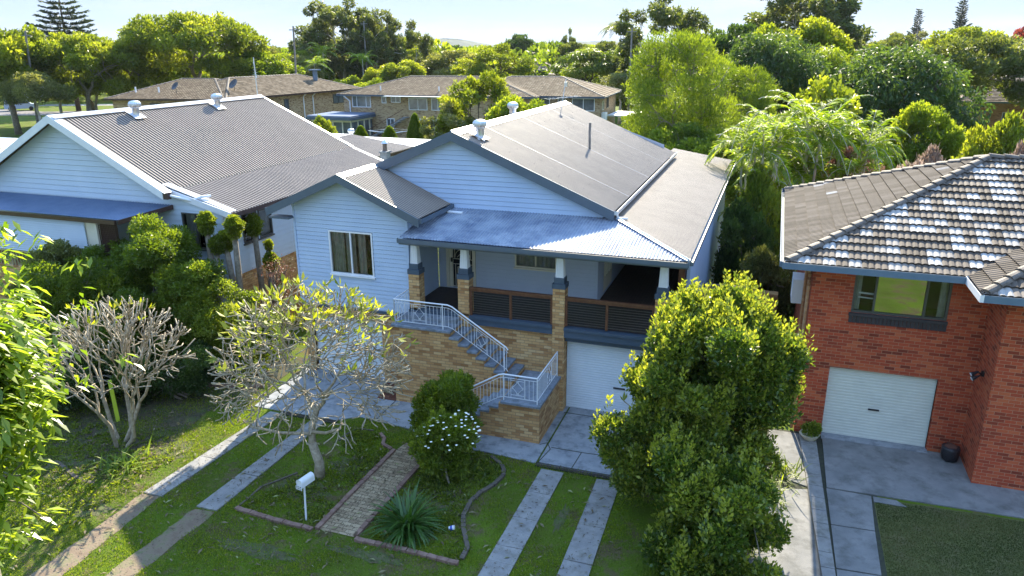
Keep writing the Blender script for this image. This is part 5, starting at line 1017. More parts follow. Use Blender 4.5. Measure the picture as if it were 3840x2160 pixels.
for i, (x, y, h, w, k, lf) in enumerate([(17, 130, 10.6, 12, 'round_b', 'leaf_mid'), (25, 140, 11.6, 11, 'round_b', 'leaf_gum'), (33, 128, 12.6, 13, 'round_b', 'leaf_bright'), (43, 150, 10.8, 14, 'spread', 'leaf_mid'), (40, 122, 10.2, 13, 'spread', 'leaf_gum'), (50, 128, 12.0, 13, 'round_b', 'leaf_mid'), (30, 190, 12.6, 13, 'gum_open', 'leaf_olive'), (38, 205, 13.0, 10, 'gum_open', 'leaf_olive'), (21, 112, 8.8, 12, 'round_a', 'leaf_mid'), (57, 150, 11.8, 12, 'round_a', 'leaf_bright'), (12, 98, 9.4, 9, 'round_b', 'leaf_gum'), (62, 215, 11.5, 13, 'gum_open', 'leaf_gum')]):
    T_(k, x, y, h, w, ['green rounded tree right of the biggest gum', 'dull gum-green tree on the right skyline, left of the slim pines', 'bright tree at the foot of the left slim pine', 'flat-topped green tree between the two slim pines', 'wide olive-tinged tree above the large domed mango', 'rounded tree under the right slim pine', 'hazy open tree on the skyline left of the left slim pine', 'hazy open tree on the skyline touching the left slim pine', 'lime-green tree behind the large domed mango', 'bright tree at the right skyline below the red one', 'shaded tree at the lower right of the biggest gum', 'hazy tree on the skyline right of the right slim pine'][i], 'leafy_tree', leaf=lf)
# nearer plants behind the houses
def stems_leaf(x, y): pass
proto('vine', dome_lobes(22, 3.2, 2.4, 6.0, .8, 12, low=-.3, jit=.5), 2600, .30, .26, 'leaf_yell', 'bark_dk', .1, shell=.2); dims('vine')
T_('vine', 7.3, 23.5, 8.6, 5.0, 'open tree with round yellow-green leaves above the feather palms', 'vine_tree', leaf='leaf_bright')
T_('cane_palm', 4.9, 14.6, 7.6, 4.6, 'left clump of the feather palms behind the side roof', 'palm_clump', 'palm', group='feather palm clumps between the houses', rz=0); T_('cane_palm_b', 6.9, 16.6, 8.3, 5.2, 'middle clump of the feather palms, its fronds highest', 'palm_clump', 'palm', group='feather palm clumps between the houses', rz=1)
T_('cane_palm', 8.9, 17.6, 7.4, 4.6, 'right clump of the feather palms, above the tiled roof edge', 'palm_clump', 'palm', group='feather palm clumps between the houses', rz=2.4); T_('cane_palm_b', 5.6, 19.8, 7.6, 4.6, 'rear clump of the feather palms in front of the dark mango', 'palm_clump', 'palm', group='feather palm clumps between the houses', rz=4)
T_('bush', 4.6, 11.2, 4.3, 2.4, 'dark leafy bush between the side wall and the palm trunks', 'bush', 'bush', leaf='leaf_dark'); T_('bush', 5.6, 8.8, 3.2, 2.2, 'pale-leaved bush behind the brown sheet fence', 'bush', 'bush', leaf='leaf_olive'); T_('bush', 5.3, 13.2, 5.4, 2.3, 'tall green bush at the foot of the left palm clump', 'bush', 'bush'); T_('round_b', 3.6, 22.5, 5.8, 5, 'dark green tree behind the far corner of the side roof', 'leafy_tree', leaf='leaf_mid')
T_('round_b', 1.0, 24.0, 6.0, 5.0, 'green tree under the soft conifer right behind the ridge end', 'leafy_tree', leaf='leaf_conif')
T_('bush', 16.1, 25.6, 6.7, 3.6, 'bright rounded shrub above the tile ridge at the right edge', 'shrub', 'shrub', leaf='leaf_bright'); T_('bush', 14.4, 15.6, 6.3, 1.9, 'pinkish-leaved shrub at the right edge directly above the tile ridge', 'shrub', 'shrub', leaf='leaf_pink'); T_('bush', 12.0, 19.6, 5.6, 2.6, 'grey-pink shrub behind the hip of the tiled roof', 'shrub', 'shrub', leaf='leaf_pink')
T_('round_a', 13.6, 30.5, 6.9, 4.2, 'lime-green leafy shrub below the large domed mango', 'shrub', 'shrub', leaf='leaf_mid'); T_('bush', 9.6, 24, 5.0, 3.5, 'tangled brown shrub right of the palms', 'shrub', 'shrub', leaf='leaf_brown')
T_('feather', -15.8, 34.8, 8.3, 6.6, 'sunlit open leafy tree between the two weatherboard roofs, in front of the flats', 'leafy_tree', leaf='leaf_bright'); T_('round_a', -11.5, 31.5, 6.8, 5.2, 'sunlit leafy tree hugging the ridge of the centre house', 'leafy_tree', leaf='leaf_mid'); T_('gum_open', -17.5, 32.5, 6.2, 4.4, 'half-bare greyish tree left of the sunlit open one', 'leafy_tree', leaf='leaf_olive')
T_('cone', -26.0, 34.3, 4.15, 2.3, 'leftmost clipped conical conifer behind the white annexe roof', 'clipped_conifer', 'conifer', group='clipped conifers behind the annexe'); T_('cone', -23.1, 33.7, 4.25, 2.4, 'middle clipped conical conifer behind the white annexe roof', 'clipped_conifer', 'conifer', group='clipped conifers behind the annexe')
o_ = T_('cone', -22.3, 36.6, 5.0, 2.1, 'tallest clipped conifer, egg shaped, at the foot of the outside stairs', 'clipped_conifer', 'conifer', group='clipped conifers behind the annexe')
T_('bush', -34.0, 41.1, 4.1, 2.4, 'small rounded citrus tree against the speckled brick wall', 'small_tree', 'tree', leaf='leaf_bright'); T_('bush', -28.6, 36, 2.6, 2.4, 'yellow-green shrub left of the clipped conifers', 'shrub', 'shrub', leaf='leaf_bright')
# distant wood, one mass to the horizon
def wood():
    k = 1500; ang = RNG.uniform(-.98, .62, k); r0 = 175 + 900 * RNG.random(k) ** 1.6; x = 5.5 + r0 * np.sin(ang); y = -19 + r0 * np.cos(ang); hh = 5.6 + 3.8 * RNG.random(k) ** 2 + (RNG.random(k) < .03) * 2
    P = []; D = []; N = []; Ls = []; R0 = []
    for i in range(k):
        n_ = int(300 if r0[i] < 350 else 90); rad = RNG.uniform(4, 8) * (1 + r0[i] / 900); d = rdir(n_); d[:, 2] = np.abs(d[:, 2]) * 1.1 - .1
        P.append(np.c_[x[i] + d[:, 0] * rad, y[i] + d[:, 1] * rad, np.maximum(.3, hh[i] * (.45 + .55 * d[:, 2]))]); D.append(unit(d + rdir(n_) * .6)); N.append(rdir(n_)); Ls.append(np.full(n_, .75 * (1 + r0[i] / 300))); R0.append(np.clip(RNG.random() + RNG.normal(size=n_) * .18, 0, 1))
    P = np.concatenate(P); Ls = np.concatenate(Ls); me = leaves_mesh('woodland', P, np.concatenate(D), np.concatenate(N), Ls, Ls * .6, 'leaf_mid', np.concatenate(R0))
    tag(link('distant_woodland', me, None), 'mixed green woodland reaching back to the horizon behind the houses', 'woodland', kind='stuff')
wood()
b = MB()                                             # low hills on the horizon
for (cx, cy, rx, ry, h) in ((-1150, 2550, 300, 240, 34), (-1480, 2700, 500, 260, 30), (-2330, 1900, 420, 260, 66), (-700, 2900, 900, 200, 22), (900, 3000, 1300, 200, 24)):
    K = 36; rings = []
    for j in range(9):
        t = j / 8; rg = [(cx + rx * t * math.cos(2 * math.pi * i / K), cy + ry * t * math.sin(2 * math.pi * i / K), h * (math.cos(math.pi * t) * .5 + .5) * (1 + .07 * math.sin(i * 1.7 + j))) for i in range(K)]; rings.append(rg)
    for j in range(8):
        for i in range(K): b.face([rings[j][i], rings[j][(i + 1) % K], rings[j + 1][(i + 1) % K], rings[j + 1][i]])
struct('hills', b, 'hill', smooth=True)

# =================================================================== garden plants and front-yard things
def kmesh(parent, name, me): o = bpy.data.objects.new(name, me); COL.objects.link(o); o.parent = parent; ROOTM[o.name] = rootmat(parent); return o
def frangipani(loc, label, tips, fork, r, seed, leaf_n, extra=(), stems=None):
    random.seed(seed); t = thing('frangipani_tree', label, 'tree', loc); b = MB(); f = Vector(fork)
    
    if stems:
        for (bx, by, ang0, ang1) in stems:
            T = [x for x in tips if ang0 <= math.degrees(math.atan2(x[1], x[0])) % 360 < ang1]
            if T: grow(b, (bx, by, -.05), T, r, .013, .34, .14, 5, .017, .3)
    else: b.tube([(0, 0, -.05), (.03, .02, f.z * .4), f], [r * 1.25, r * 1.0, r * .85], 9); grow(b, f, tips, r * .78, .012, .34, .12, 5, .015, .3)
    for (p, q_) in extra: b.tube([p, (Vector(p) + Vector(q_)) / 2 + Vector((0, 0, -.08)), q_], [r * .4, r * .32, r * .25], 6)
    b.v = [v for v in b.v]; kmesh(t, 'trunk', mesh_of('trunk', b, 'bark_fr'))
    P = []; D = []; N = []
    tt = sorted(tips, key=lambda q: -q[2] - random.uniform(0, 2.6)); c = sum((Vector(x) for x in tips), Vector()) / len(tips)
    for x in tt[:leaf_n]:
        for _ in range(random.choice((1, 2, 3, 4))):
            o = (Vector(x) - c).normalized(); d = (o * .6 + Vector((random.uniform(-1, 1), random.uniform(-1, 1), random.uniform(-.35, .8)))).normalized(); P.append(x); D.append(tuple(d)); N.append((random.uniform(-.5, .5), random.uniform(-.5, .5), 1))
    s = RNG.uniform(.6, 1.15, len(P)); kmesh(t, 'foliage', leaves_mesh('foliage', np.array(P), np.array(D), np.array(N), .27 * s, .085 * s, 'leaf_yell', None, -.12)); return t
def dome_tips(n, cx, cy, zc, rx, rz, seed, lo=-.35, inner=.55):
    rg = np.random.default_rng(seed); d = unit(rg.normal(size=(n * 3, 3))); d = d[d[:, 2] > lo][:n]; k = (inner + (1 - inner) * rg.random((len(d), 1)) ** .5); p = d * k * np.array([rx, rx * .9, rz]) + np.array([cx, cy, zc]); return [tuple(x) for x in p]
frangipani((-4.49, -5.31, 0), 'large almost bare grey-limbed plumeria with yellow-green tip leaves, standing in the front garden bed', dome_tips(1500, .0, .1, 2.8, 2.55, 2.3, 5, -.5, .35), (-.12, 0, .95), .12, 11, 280, (((-.1, 0, 1.2), (-1.6, -.4, 1.35)), ((-.1, 0, 1.25), (1.0, -.4, 1.75))))
frangipani((-10.4, -5.6, 0), 'leafless grey multi-stemmed plumeria under the dark hedge at the left', dome_tips(520, -.05, 0, 2.65, 2.3, 1.55, 6, -.35, .45), (0, 0, .25), .06, 12, 22, (), [(-.15, .1, 0, 60), (-.1, .3, 60, 140), (-.35, .1, 140, 215), (-.1, -.2, 215, 300), (.1, -.1, 300, 360)])
frangipani((3.33, -2.4, 0), 'small bare plumeria with a few long yellow leaves, left of the tall hedge shrub', [(-.9, -.5, 1.5), (-1.0, -.3, 1.35), (-.35, .1, 2.4), (-.55, .2, 2.3), (-.15, 0, 2.55), (-.2, .3, 2.2), (.5, -.9, 1.35), (.9, -1.1, 1.2), (.3, -.7, 1.0), (-.75, -.1, 1.9), (.1, .1, 1.9), (.7, -.9, 1.55), (-.6, -.6, 1.1)], (-.15, -.1, .9), .075, 13, 13)
random.seed(21)
def shrub(name, label, loc, lobes, n, L_, W_, leaf, stems=5, sr=.05, cat='shrub', bark='bark', sprays=None, **kw):
    t = thing(name, label, cat, loc); lobes = np.asarray(lobes, float); P, D, N, l, w_, rnd = lobes_to_leaves(lobes, n, L_, W_, **kw)
    if sprays is not None:                       # upright fresh shoots that stand proud of the foliage
        k, hgt, rs = sprays; pk = RNG.integers(0, len(lobes), k); a = rdir(k); a[:, 2] = np.abs(a[:, 2]) * .9 + .1; a = unit(a); B = lobes[pk, :3] + a * lobes[pk, 3:4] * np.array([1, 1, .85]); m_ = 34
        Q = np.repeat(B, m_, 0); tt = np.tile(np.linspace(-.5, 1, m_), k); hh = np.repeat(RNG.uniform(.5, 1.1, k) * hgt, m_); an = RNG.random(k * m_) * 6.283; rad = rs * (1.1 - np.clip(tt, 0, 1)) * RNG.random(k * m_) ** .5
        Q = Q + np.c_[rad * np.cos(an), rad * np.sin(an), tt * hh]; Dq = unit(np.c_[np.cos(an) * .6, np.sin(an) * .6, np.full(k * m_, .9)] + rdir(k * m_) * .3)
        P = np.r_[P, Q]; D = np.r_[D, Dq]; N = np.r_[N, rdir(k * m_)]; s_ = RNG.uniform(.7, 1.2, k * m_); l = np.r_[l, L_ * s_]; w_ = np.r_[w_, W_ * s_]; rnd = np.r_[rnd, np.clip(.78 + RNG.normal(size=k * m_) * .15, 0, 1)]
    kmesh(t, 'foliage', leaves_mesh('foliage', P, D, N, l, w_, leaf, rnd)); b = MB()
    for i in range(stems):
        sub = [tuple(x[:3]) for x in lobes[i::stems]]
        if sub: p0 = (random.uniform(-.25, .25), random.uniform(-.25, .25), -.05); grow(b, p0, sub, sr, .012, .45, .1)
    kmesh(t, 'trunk', mesh_of('trunk', b, bark)); return t
def lob(*a): return np.array(a, float)
def cloud(cs, k, seed, r):
    """scatter k lobes inside each (x,y,z,rx,rz)"""
    rg = np.random.default_rng(seed); o = []
    for (x, y, z, rx, rz) in cs:
        d = unit(rg.normal(size=(k, 3))) * (rg.random((k, 1)) ** .45); o.append(np.c_[d * np.array([rx, rx, rz]) + np.array([x, y, z]), r * (.7 + .6 * rg.random(k))])
    return np.concatenate(o)
# the tall hedge shrub at the right of the front yard
shrub('hedge_shrub', 'huge dense bushy shrub with upright bright shoots, between the two driveways', (4.9, -3.9, 0), cloud([(.0, .5, 1.6, 1.5, 1.6), (-.1, .3, 3.4, 1.35, 1.6), (.05, 1.2, 3.85, 1.15, 1.0), (-1.0, .3, 3.0, 1.2, 1.6), (-1.1, -.2, 1.7, 1.2, 1.4), (.2, -1.3, 1.5, 1.4, 1.4), (.75, .6, 2.9, .85, 1.3), (-.8, 1.1, 4.0, .8, .7), (.3, -2.0, 1.0, 1.3, 1.0)], 22, 4, .36), 190000, .105, .055, 'leaf_hedge', 7, .07, sprays=(760, .5, .13), shell=.5, up=.5, lobe_var=.2)
shrub('camellia', 'rounded camellia bush covered in white flowers on its sunny side, beside the stair', (-1.45, -4.35, 0), cloud([(0, 0, .9, .6, .85), (.1, 0, 1.3, .5, .4)], 22, 5, .27), 19000, .095, .055, 'leaf_mid', 4, .035, shell=.55, lobe_var=.2, sprays=(60, .2, .06))
fl_ = MB()
random.seed(5)
for i in range(60):
    a = random.uniform(-2.5, 1.2); e = random.uniform(.15, 1.35); c = Vector((-1.35 + .80 * math.cos(a) * math.cos(e), -4.35 + .80 * math.sin(a) * math.cos(e) , 1.12 + .72 * math.sin(e)))
    for k in range(5):
        t = k * 1.257 + i; d = Vector((math.cos(t), math.sin(t), .5)) * .034; s_ = Vector((-math.sin(t), math.cos(t), 0)) * .021; fl_.face([c, c + d * .6 + s_, c + d, c + d * .6 - s_])
cm_o = [o for o in COL.objects if o.name.startswith('camellia')][0]; add_in([o for o in cm_o.children if o.name.startswith('foliage')][0], fl_, 'petal')
shrub('dark_shrub', 'upright dark green shrub behind the white-flowering camellia, against the brick stair', (-1.75, -3.15, 0), cloud([(-.15, 0, 1.0, .8, .95), (0, .1, 1.8, .55, .45), (-.4, -.2, 1.3, .6, .6)], 22, 6, .25), 34000, .08, .038, 'leaf_mid', 4, .035, shell=.5, sprays=(50, .22, .07), up=.5, lobe_var=.2)
# hedge of shrubs between the white house and the centre house
shrub('tall_bush', 'feathery bright green bush rising above the rest in front of the white house', (-13.4, -.9, 0), cloud([(.7, .0, 4.25, 1.0, .7), (-.3, .3, 3.8, 1.0, .8), (1.7, .0, 3.0, .9, .8), (.4, .0, 2.9, 1.7, 1.2), (.6, 0, 1.5, 1.9, 1.2), (-1.6, .3, 3.3, 1.0, .8)], 19, 7, .42), 125000, .095, .045, 'leaf_conif', 6, .06, 'bush', shell=.4, droop=.2, lobe_var=.35)
shrub('dark_bush', 'broad dark green bush beside the porch base of the white house', (-15.3, -2.6, 0), cloud([(0, .6, 2.9, 1.8, 1.3), (1.2, .1, 1.7, 1.4, 1.3), (-1.5, .8, 2.1, 1.3, 1.2), (.3, -.6, 1.2, 2.0, 1.0)], 20, 8, .5), 92000, .10, .05, 'leaf_mid', 6, .06, 'bush', shell=.55)
shrub('grey_bush', 'grey-green sunlit bush leaning against the left porch corner of the white house', (-17.1, -.9, 0), cloud([(.6, -.2, 3.3, 1.2, .8), (-.9, -.6, 1.9, 1.2, 1.1)], 15, 9, .42), 34000, .10, .045, 'leaf_olive', 4, .05, 'bush', shell=.5)
shrub('fern_bush', 'light green ferny bush right of the tall feathery one, before the pollarded trees', (-10.6, -.9, 0), cloud([(0, 0, 2.2, .9, .9), (.1, .2, 1.2, 1.2, .9), (-.6, -.4, 2.5, .8, .6), (.9, .2, 1.6, .7, .6)], 14, 10, .36), 38000, .09, .035, 'leaf_mid', 4, .04, 'bush', shell=.35, up=.1)
shrub('low_shrub', 'low dark shrub under the ferny bush beside the sunny lawn', (-10.9, -2.7, 0), cloud([(0, 0, .8, 1.1, .8), (-1.4, -.8, .8, 1.0, .8), (-2.6, -1.6, .8, 1.0, .7)], 12, 11, .4), 34000, .085, .045, 'leaf_dark', 5, .03, 'shrub', shell=.5)
shrub('bare_bush', 'leafless reddish twiggy bush at the foot of the pollarded trees', (-10.3, 1.0, 0), cloud([(0, 0, 2.2, .8, 1.0), (.3, .2, 3.0, .5, .5)], 16, 12, .3), 900, .06, .03, 'leaf_brown', 6, .03, 'bush', bark='bark_dk')
def pollard(loc, label, stems, seed):
    random.seed(seed); t = thing('pollarded_tree', label, 'tree', loc, group='pollarded trees between the two weatherboard houses'); b = MB(); Ls = []
    for (x, y, z, r) in stems:
        b.tube([(0, 0, 0), (x * .15, y * .1, z * .35), (x * .7, y * .7, z * .68), (x, y, z)], [.13, .115, .10, .085], 8); Ls.append((x, y, z + .02, r)); Ls.append((x, y, z - r * .9, r * .7)); Ls.append((x * .98, y, z + r * .7, r * .6))
    kmesh(t, 'trunk', mesh_of('trunk', b, 'bark')); P, D, N, l, w_, rn = lobes_to_leaves(Ls, 900 * len(Ls), .085, .045, shell=.5, up=.5); kmesh(t, 'foliage', leaves_mesh('foliage', P, D, N, l, w_, 'leaf_bright', rn))
PG = None
pollard((-12.05, .35, 0), 'leftmost pollarded tree, half sunk in the feathery bush before the white wall', [(0, 0, 4.75, .28), (.3, 0, 4.0, .22)], 1)
pollard((-11.05, .35, 0), 'forked pollarded tree with two leafy knobs, second from the left', [(.1, 0, 4.7, .29), (-.4, .1, 4.15, .27)], 2)
pollard((-11.55, 2.2, 0), 'single-stemmed pollarded tree with one round leafy knob, third from the left', [(-.1, 0, 4.3, .29)], 3)
pollard((-11.0, 1.9, 0), 'rightmost pollarded tree with a low knob, nearest the centre house', [(.15, 0, 3.1, .24), (.05, .1, 3.65, .13)], 4)
# the long-leaved tree hanging in from the left, close to the camera
def longleaf():
    t = thing('long_leaved_tree', 'bright long-leaved tree hanging in close at the left frame edge', 'tree', (-3.4, -13.9, 0)); rg = np.random.default_rng(44)
    # twig ends: fans of drooping leaves arranged through a leaning crown
    tw = []
    def add(n, c, s):
        for _ in range(n): tw.append(np.array(c) + np.array([3.4, 0, 0]) + rg.normal(size=3) * np.array(s))
    add(85, (-.40, -1.45, 8.05), (.12, .2, .14)); add(120, (-.24, -1.5, 7.8), (.15, .2, .18)); add(90, (-.2, -1.6, 7.4), (.14, .2, .16)); add(60, (-.2, -1.8, 6.95), (.14, .2, .12)); add(40, (-.12, -2.0, 6.5), (.12, .2, .08)); add(240, (-1.4, -1.1, 7.4), (.22, .5, .4)); add(160, (-2.4, -.3, 7.6), (.5, .5, .6))
    tw = np.array(tw) ; k = len(tw); m_ = 9; P = np.repeat(tw, m_, 0) + rg.normal(size=(k * m_, 3)) * .06; a = rg.random(k * m_) * 6.283
    D = unit(np.c_[np.cos(a) * .65 + .12, np.sin(a) * .65, -.75 + .55 * rg.random(k * m_)]); N = np.c_[np.cos(a), np.sin(a), np.full(k * m_, .9)]; s_ = rg.uniform(.65, 1.15, k * m_)
    kmesh(t, 'foliage', leaves_mesh('foliage', P, D, N, .17 * s_, .05 * s_, 'leaf_eucal', rg.random(k * m_), .10)); b = MB(); random.seed(9)
    b.tube([(0, 0, -.1), (-.15, .05, 2.5), (.2, .0, 5.6)], [.16, .14, .11], 8); grow(b, (.2, .0, 5.6), [tuple(x) for x in tw[::4]], .09, .006, .4, .08, 5); kmesh(t, 'trunk', mesh_of('trunk', b, 'bark'))
longleaf()
# strappy clumps
def clump(name, label, loc, n, L_, W_, leaf, seed, group=None, cat='plant', spread=1., fan=1.):
    rg = np.random.default_rng(seed); t = thing(name, label, cat, loc, group=group); b = MB()
    for i in range(n):
        a = rg.random() * 6.283; e = rg.uniform(.35, 1.35) * fan; l = L_ * rg.uniform(.7, 1.1); d = Vector((math.cos(a) * math.cos(e), math.sin(a) * math.cos(e), math.sin(e))); p = Vector((rg.normal() * .08 * spread, rg.normal() * .08 * spread, 0)); sd = d.cross(Vector((0, 0, 1))).normalized(); pr = None; r_ = float(rg.random())
        for k in range(7):
            w_ = W_ * math.sin(math.pi * min(.98, .25 + k / 6 * .75)) * .5; q_ = (p - sd * w_, p + sd * w_)
            if pr: b.face([pr[0], pr[1], q_[1], q_[0]], r_)
            pr = q_; d = (d + Vector((0, 0, -.20))).normalized(); p = p + d * l / 6
    b.v = [(x + loc[0], y + loc[1], z + loc[2]) for x, y, z in b.v]; obj('blades', b, leaf, t); return t
clump('strap_leaf_plant', 'big dark green strap-leaved clump right of the brick path, at the bed front', (-1.41, -6.5, 0), 210, 1.05, .065, 'leaf_clivia', 1)
clump('lily_clump', 'sunlit strappy clump at the foot of the leafless plumeria', (-9.5, -6.5, 0), 90, .62, .045, 'leaf_palm', 2, spread=3); 
clump('lily_clump', 'shaded strappy clump beside the sunlit kerb, upper one', (6.5, -1.4, 0), 110, .6, .03, 'leaf_mid', 3, spread=3); clump('lily_clump', 'shaded strappy clump hanging over the round grey pad below the tall hedge', (6.0, -2.5, 0), 110, .65, .03, 'leaf_mid', 4, spread=3)
clump('lily_clump', 'wispy strappy clump in dry soil near the bottom of the frame', (5.7, -5.0, 0), 60, .7, .02, 'leaf_mid', 5, spread=2); clump('young_plant', 'small bright leafy seedling inside the curved border', (-.75, -4.0, 0), 60, .26, .06, 'leaf_mid', 6, spread=2.4)
clump('bromeliad', 'spiky reddish clump in front of the glazed patio room', (-30.0, 40.0, 0), 60, 2.2, .14, 'leaf_brown', 7, spread=3)
# garden edging: each run is one thing
def edging(pts, label, m='edge_red', w_=.11, h=.09, seg=.24, name='garden_edging'):
    b = MB(); random.seed(len(pts) + int(pts[0][0] * 10))
    for a, c in zip(pts, pts[1:]):
        a = Vector((*a, 0)); c = Vector((*c, 0)); n = max(1, round((c - a).length / seg))
        for i in range(n):
            p = a.lerp(c, (i + .03) / n); q_ = a.lerp(c, (i + .97) / n); j = random.uniform(-.006, .006); p = p + Vector((j, j, h / 2 - .02 + j)); q_ = q_ + Vector((j, -j, h / 2 - .02 - j)); b.beam(p, q_, w_, h)
    return tag(obj(name, b, m, origin=(pts[0][0], pts[0][1], 0)), label, 'edging')
edging([(-5.57, -7.12), (-4.44, -7.22), (-3.42, -7.24)], 'straight red brick border along the front left of the garden bed'); edging([(-3.33, -7.2), (-3.33, -5.4), (-3.3, -3.58)], 'red brick border along the left side of the brick path'); edging([(-2.38, -7.14), (-2.36, -5.6), (-2.33, -4.05)], 'red brick border along the right side of the brick path')
edging([(-2.34, -7.24), (-1.32, -7.22), (.13, -7.26)], 'straight brick border in front of the strap-leaved clump'); edging([(.13, -7.1), (.10, -6.69), (-.25, -6.1), (-.43, -5.68), (-.48, -5.1), (-.39, -4.66), (-.22, -4.3), (-.13, -3.83), (-.2, -3.55), (-.37, -3.33), (-.75, -3.04)], 'curved dark border snaking around the camellia bed', 'edge_conc', .10, .08, .16)
edging([(-5.57, -7.0), (-5.57, -6.15), (-5.1, -5.33)], 'thin straight border on the left of the plumeria bed', 'edge_conc', .05, .05, .5); edging([(-4.98, -3.6), (-4.95, -3.2), (-4.83, -2.85), (-4.35, -2.81)], 'curved thin border behind the plumeria trunk', 'edge_conc', .05, .06, .3); edging([(-4.1, -2.9), (-3.85, -3.1), (-3.75, -3.4), (-3.4, -3.55)], 'curved brick border at the top end of the brick path', 'edge_red', .09, .08, .2)
edging([(-11.5, -2.0), (-10.6, -1.9), (-9.6, -1.65), (-9.0, -1.4)], 'curved brick border under the low dark shrubs at the left', 'edge_red', .10, .12, .25); edging([(-12.6, -7.2), (-11.4, -6.9), (-10.3, -7.3), (-9.6, -7.4)], 'half-buried brick border below the leafless plumeria', 'edge_conc', .09, .06, .3)
# drains
for (a, c, lab) in (((.48, -3.02), (2.45, -3.02), 'long rusty slotted drain across the right wheel strips'), ((-7.5, -2.72), (-5.6, -2.66), 'slotted drain across the left wheel strips behind the plumeria')):
    t = thing('drain_grate', lab, 'drain', ((a[0] + c[0]) / 2, a[1], 0)); b = MB(); L0 = c[0] - a[0]; n = int(L0 / .035)
    for i in range(n): x = a[0] + L0 * i / n; b.box((x, a[1] - .065, .02), (x + .018, a[1] + .065, .034))
    obj('bars', b, 'grate', t); b = MB(); b.box((a[0], a[1] - .085, .0), (c[0], a[1] - .066, .036)); b.box((a[0], a[1] + .066, .0), (c[0], a[1] + .085, .036)); b.box((a[0], a[1] - .065, .0), (c[0], a[1] + .065, .012)); obj('frame', b, 'gap', t)
# letterbox
ML = thing('letterbox', 'white round-topped letterbox on a thin white post, numbered 352', 'letterbox', (-3.77, -6.95, 0)); b = MB(); b.tube([(-3.77, -6.95, 0), (-3.74, -6.93, .93)], .022, 8); obj('post', b, 'white', ML)
ax = Vector((math.sin(.16), math.cos(.16), 0)); sx_ = Vector((ax.y, -ax.x, 0)); c0 = Vector((-3.76, -7.08, .93)); b = MB(); K = 12; w_, hh, LL = .085, .10, .40
def prof(o): return [o + sx_ * w_, *[o + sx_ * (w_ * math.cos(math.pi * i / K)) + Vector((0, 0, hh + w_ * math.sin(math.pi * i / K))) for i in range(K + 1)], o - sx_ * w_]
A_ = prof(c0); B_ = prof(c0 + ax * LL)
for i in range(len(A_)): j = (i + 1) % len(A_); b.face([A_[i], A_[j], B_[j], B_[i]])
b.face(B_); b.face([p + ax * .02 for p in A_]); obj('box', b, 'white', ML)
b = MB(); p_ = c0 - ax * .006
b.face([p_ + sx_ * .075 + Vector((0, 0, -.07)), p_ + sx_ * .075 + Vector((0, 0, .035)), p_ - sx_ * .105 + Vector((0, 0, .035)), p_ - sx_ * .105 + Vector((0, 0, -.07))]); pl = obj('number_plate', b, 'white', ML)
b = MB(); SEG = {'3': 'abgcd', '5': 'afgcd', '2': 'abged'}
for i, ch in enumerate('352'):
    o = p_ - ax * .004 - sx_ * .085 + sx_ * (i * .052) + Vector((0, 0, -.058)); wv, hv = .034, .078
    pt = {'tl': (0, hv), 'tr': (wv, hv), 'ml': (0, hv / 2), 'mr': (wv, hv / 2), 'bl': (0, 0), 'br': (wv, 0)}; sg = {'a': ('tl', 'tr'), 'b': ('tr', 'mr'), 'c': ('mr', 'br'), 'd': ('bl', 'br'), 'e': ('ml', 'bl'), 'f': ('tl', 'ml'), 'g': ('ml', 'mr')}
    for s_ in SEG[ch]: u_, v_ = sg[s_]; b.beam(o + sx_ * pt[u_][0] + Vector((0, 0, pt[u_][1])), o + sx_ * pt[v_][0] + Vector((0, 0, pt[v_][1])), .009, .009)
obj('number', b, 'number', pl)
b = MB(); q0 = c0 + ax * .0; b.tube([q0 + sx_ * (w_ + .004) * math.cos(math.pi * i / K) + Vector((0, 0, hh + (w_ + .004) * math.sin(math.pi * i / K))) for i in range(K + 1)], .006, 5); obj('rim', b, 'white', ML)
# small things
t = thing('paper_cup', 'crumpled white and blue cup lying on the grass right of the strap-leaved clump', 'litter', (-.48, -6.25, 0)); b = MB(); c = Vector((-.48, -6.25, .05)); b.tube([c + Vector((-.05, .0, 0)), c + Vector((.07, .03, .03))], [.045, .06], 10); obj('cup', b, 'cup', t); b = MB(); b.tube([c + Vector((-.02, .006, .008)), c + Vector((.03, .02, .02))], [.052, .058], 10); obj('print_band', b, 'cupblue', t)
t = thing('plant_pot', 'pale shell-shaped stone pot with a small plant by the red brick corner', 'pot', (7.13, .45, 0)); b = MB(); b.lathe((7.13, .45, 0), [(.12, 0), (.10, .05), (.15, .10), (.25, .22), (.28, .27), (.24, .26)], 16, .08); obj('bowl', b, 'stone_pot', t)
P, D, N, l, w2, rn = lobes_to_leaves([(0, 0, .34, .22), (.1, .05, .42, .16)], 700, .08, .05); kmesh(t, 'plant', leaves_mesh('plant', P, D, N, l, w2, 'leaf_mid', rn))
t = thing('rubbish_bag', 'dented shiny black sack standing in the red brick corner', 'bag', (10.58, .49, 0)); b = MB(); random.seed(3); pr = [(.12, 0), (.19, .06), (.20, .2), (.22, .34), (.20, .40), (.14, .41)]
b.lathe((10.5, .55, .03), pr, 18); b.v = [(x + math.sin(z * 31 + x * 40) * .016, y + math.cos(z * 27 + y * 43) * .016, z + math.sin(x * 37 + y * 21) * .014) for x, y, z in b.v]; obj('sack', b, 'plastic_k', t, smooth=True)
b = MB(); b.lathe((10.5, .55, .44), [(.15, 0), (.10, .015), (.02, .02)], 14); obj('contents', b, 'leaf_brown', t)
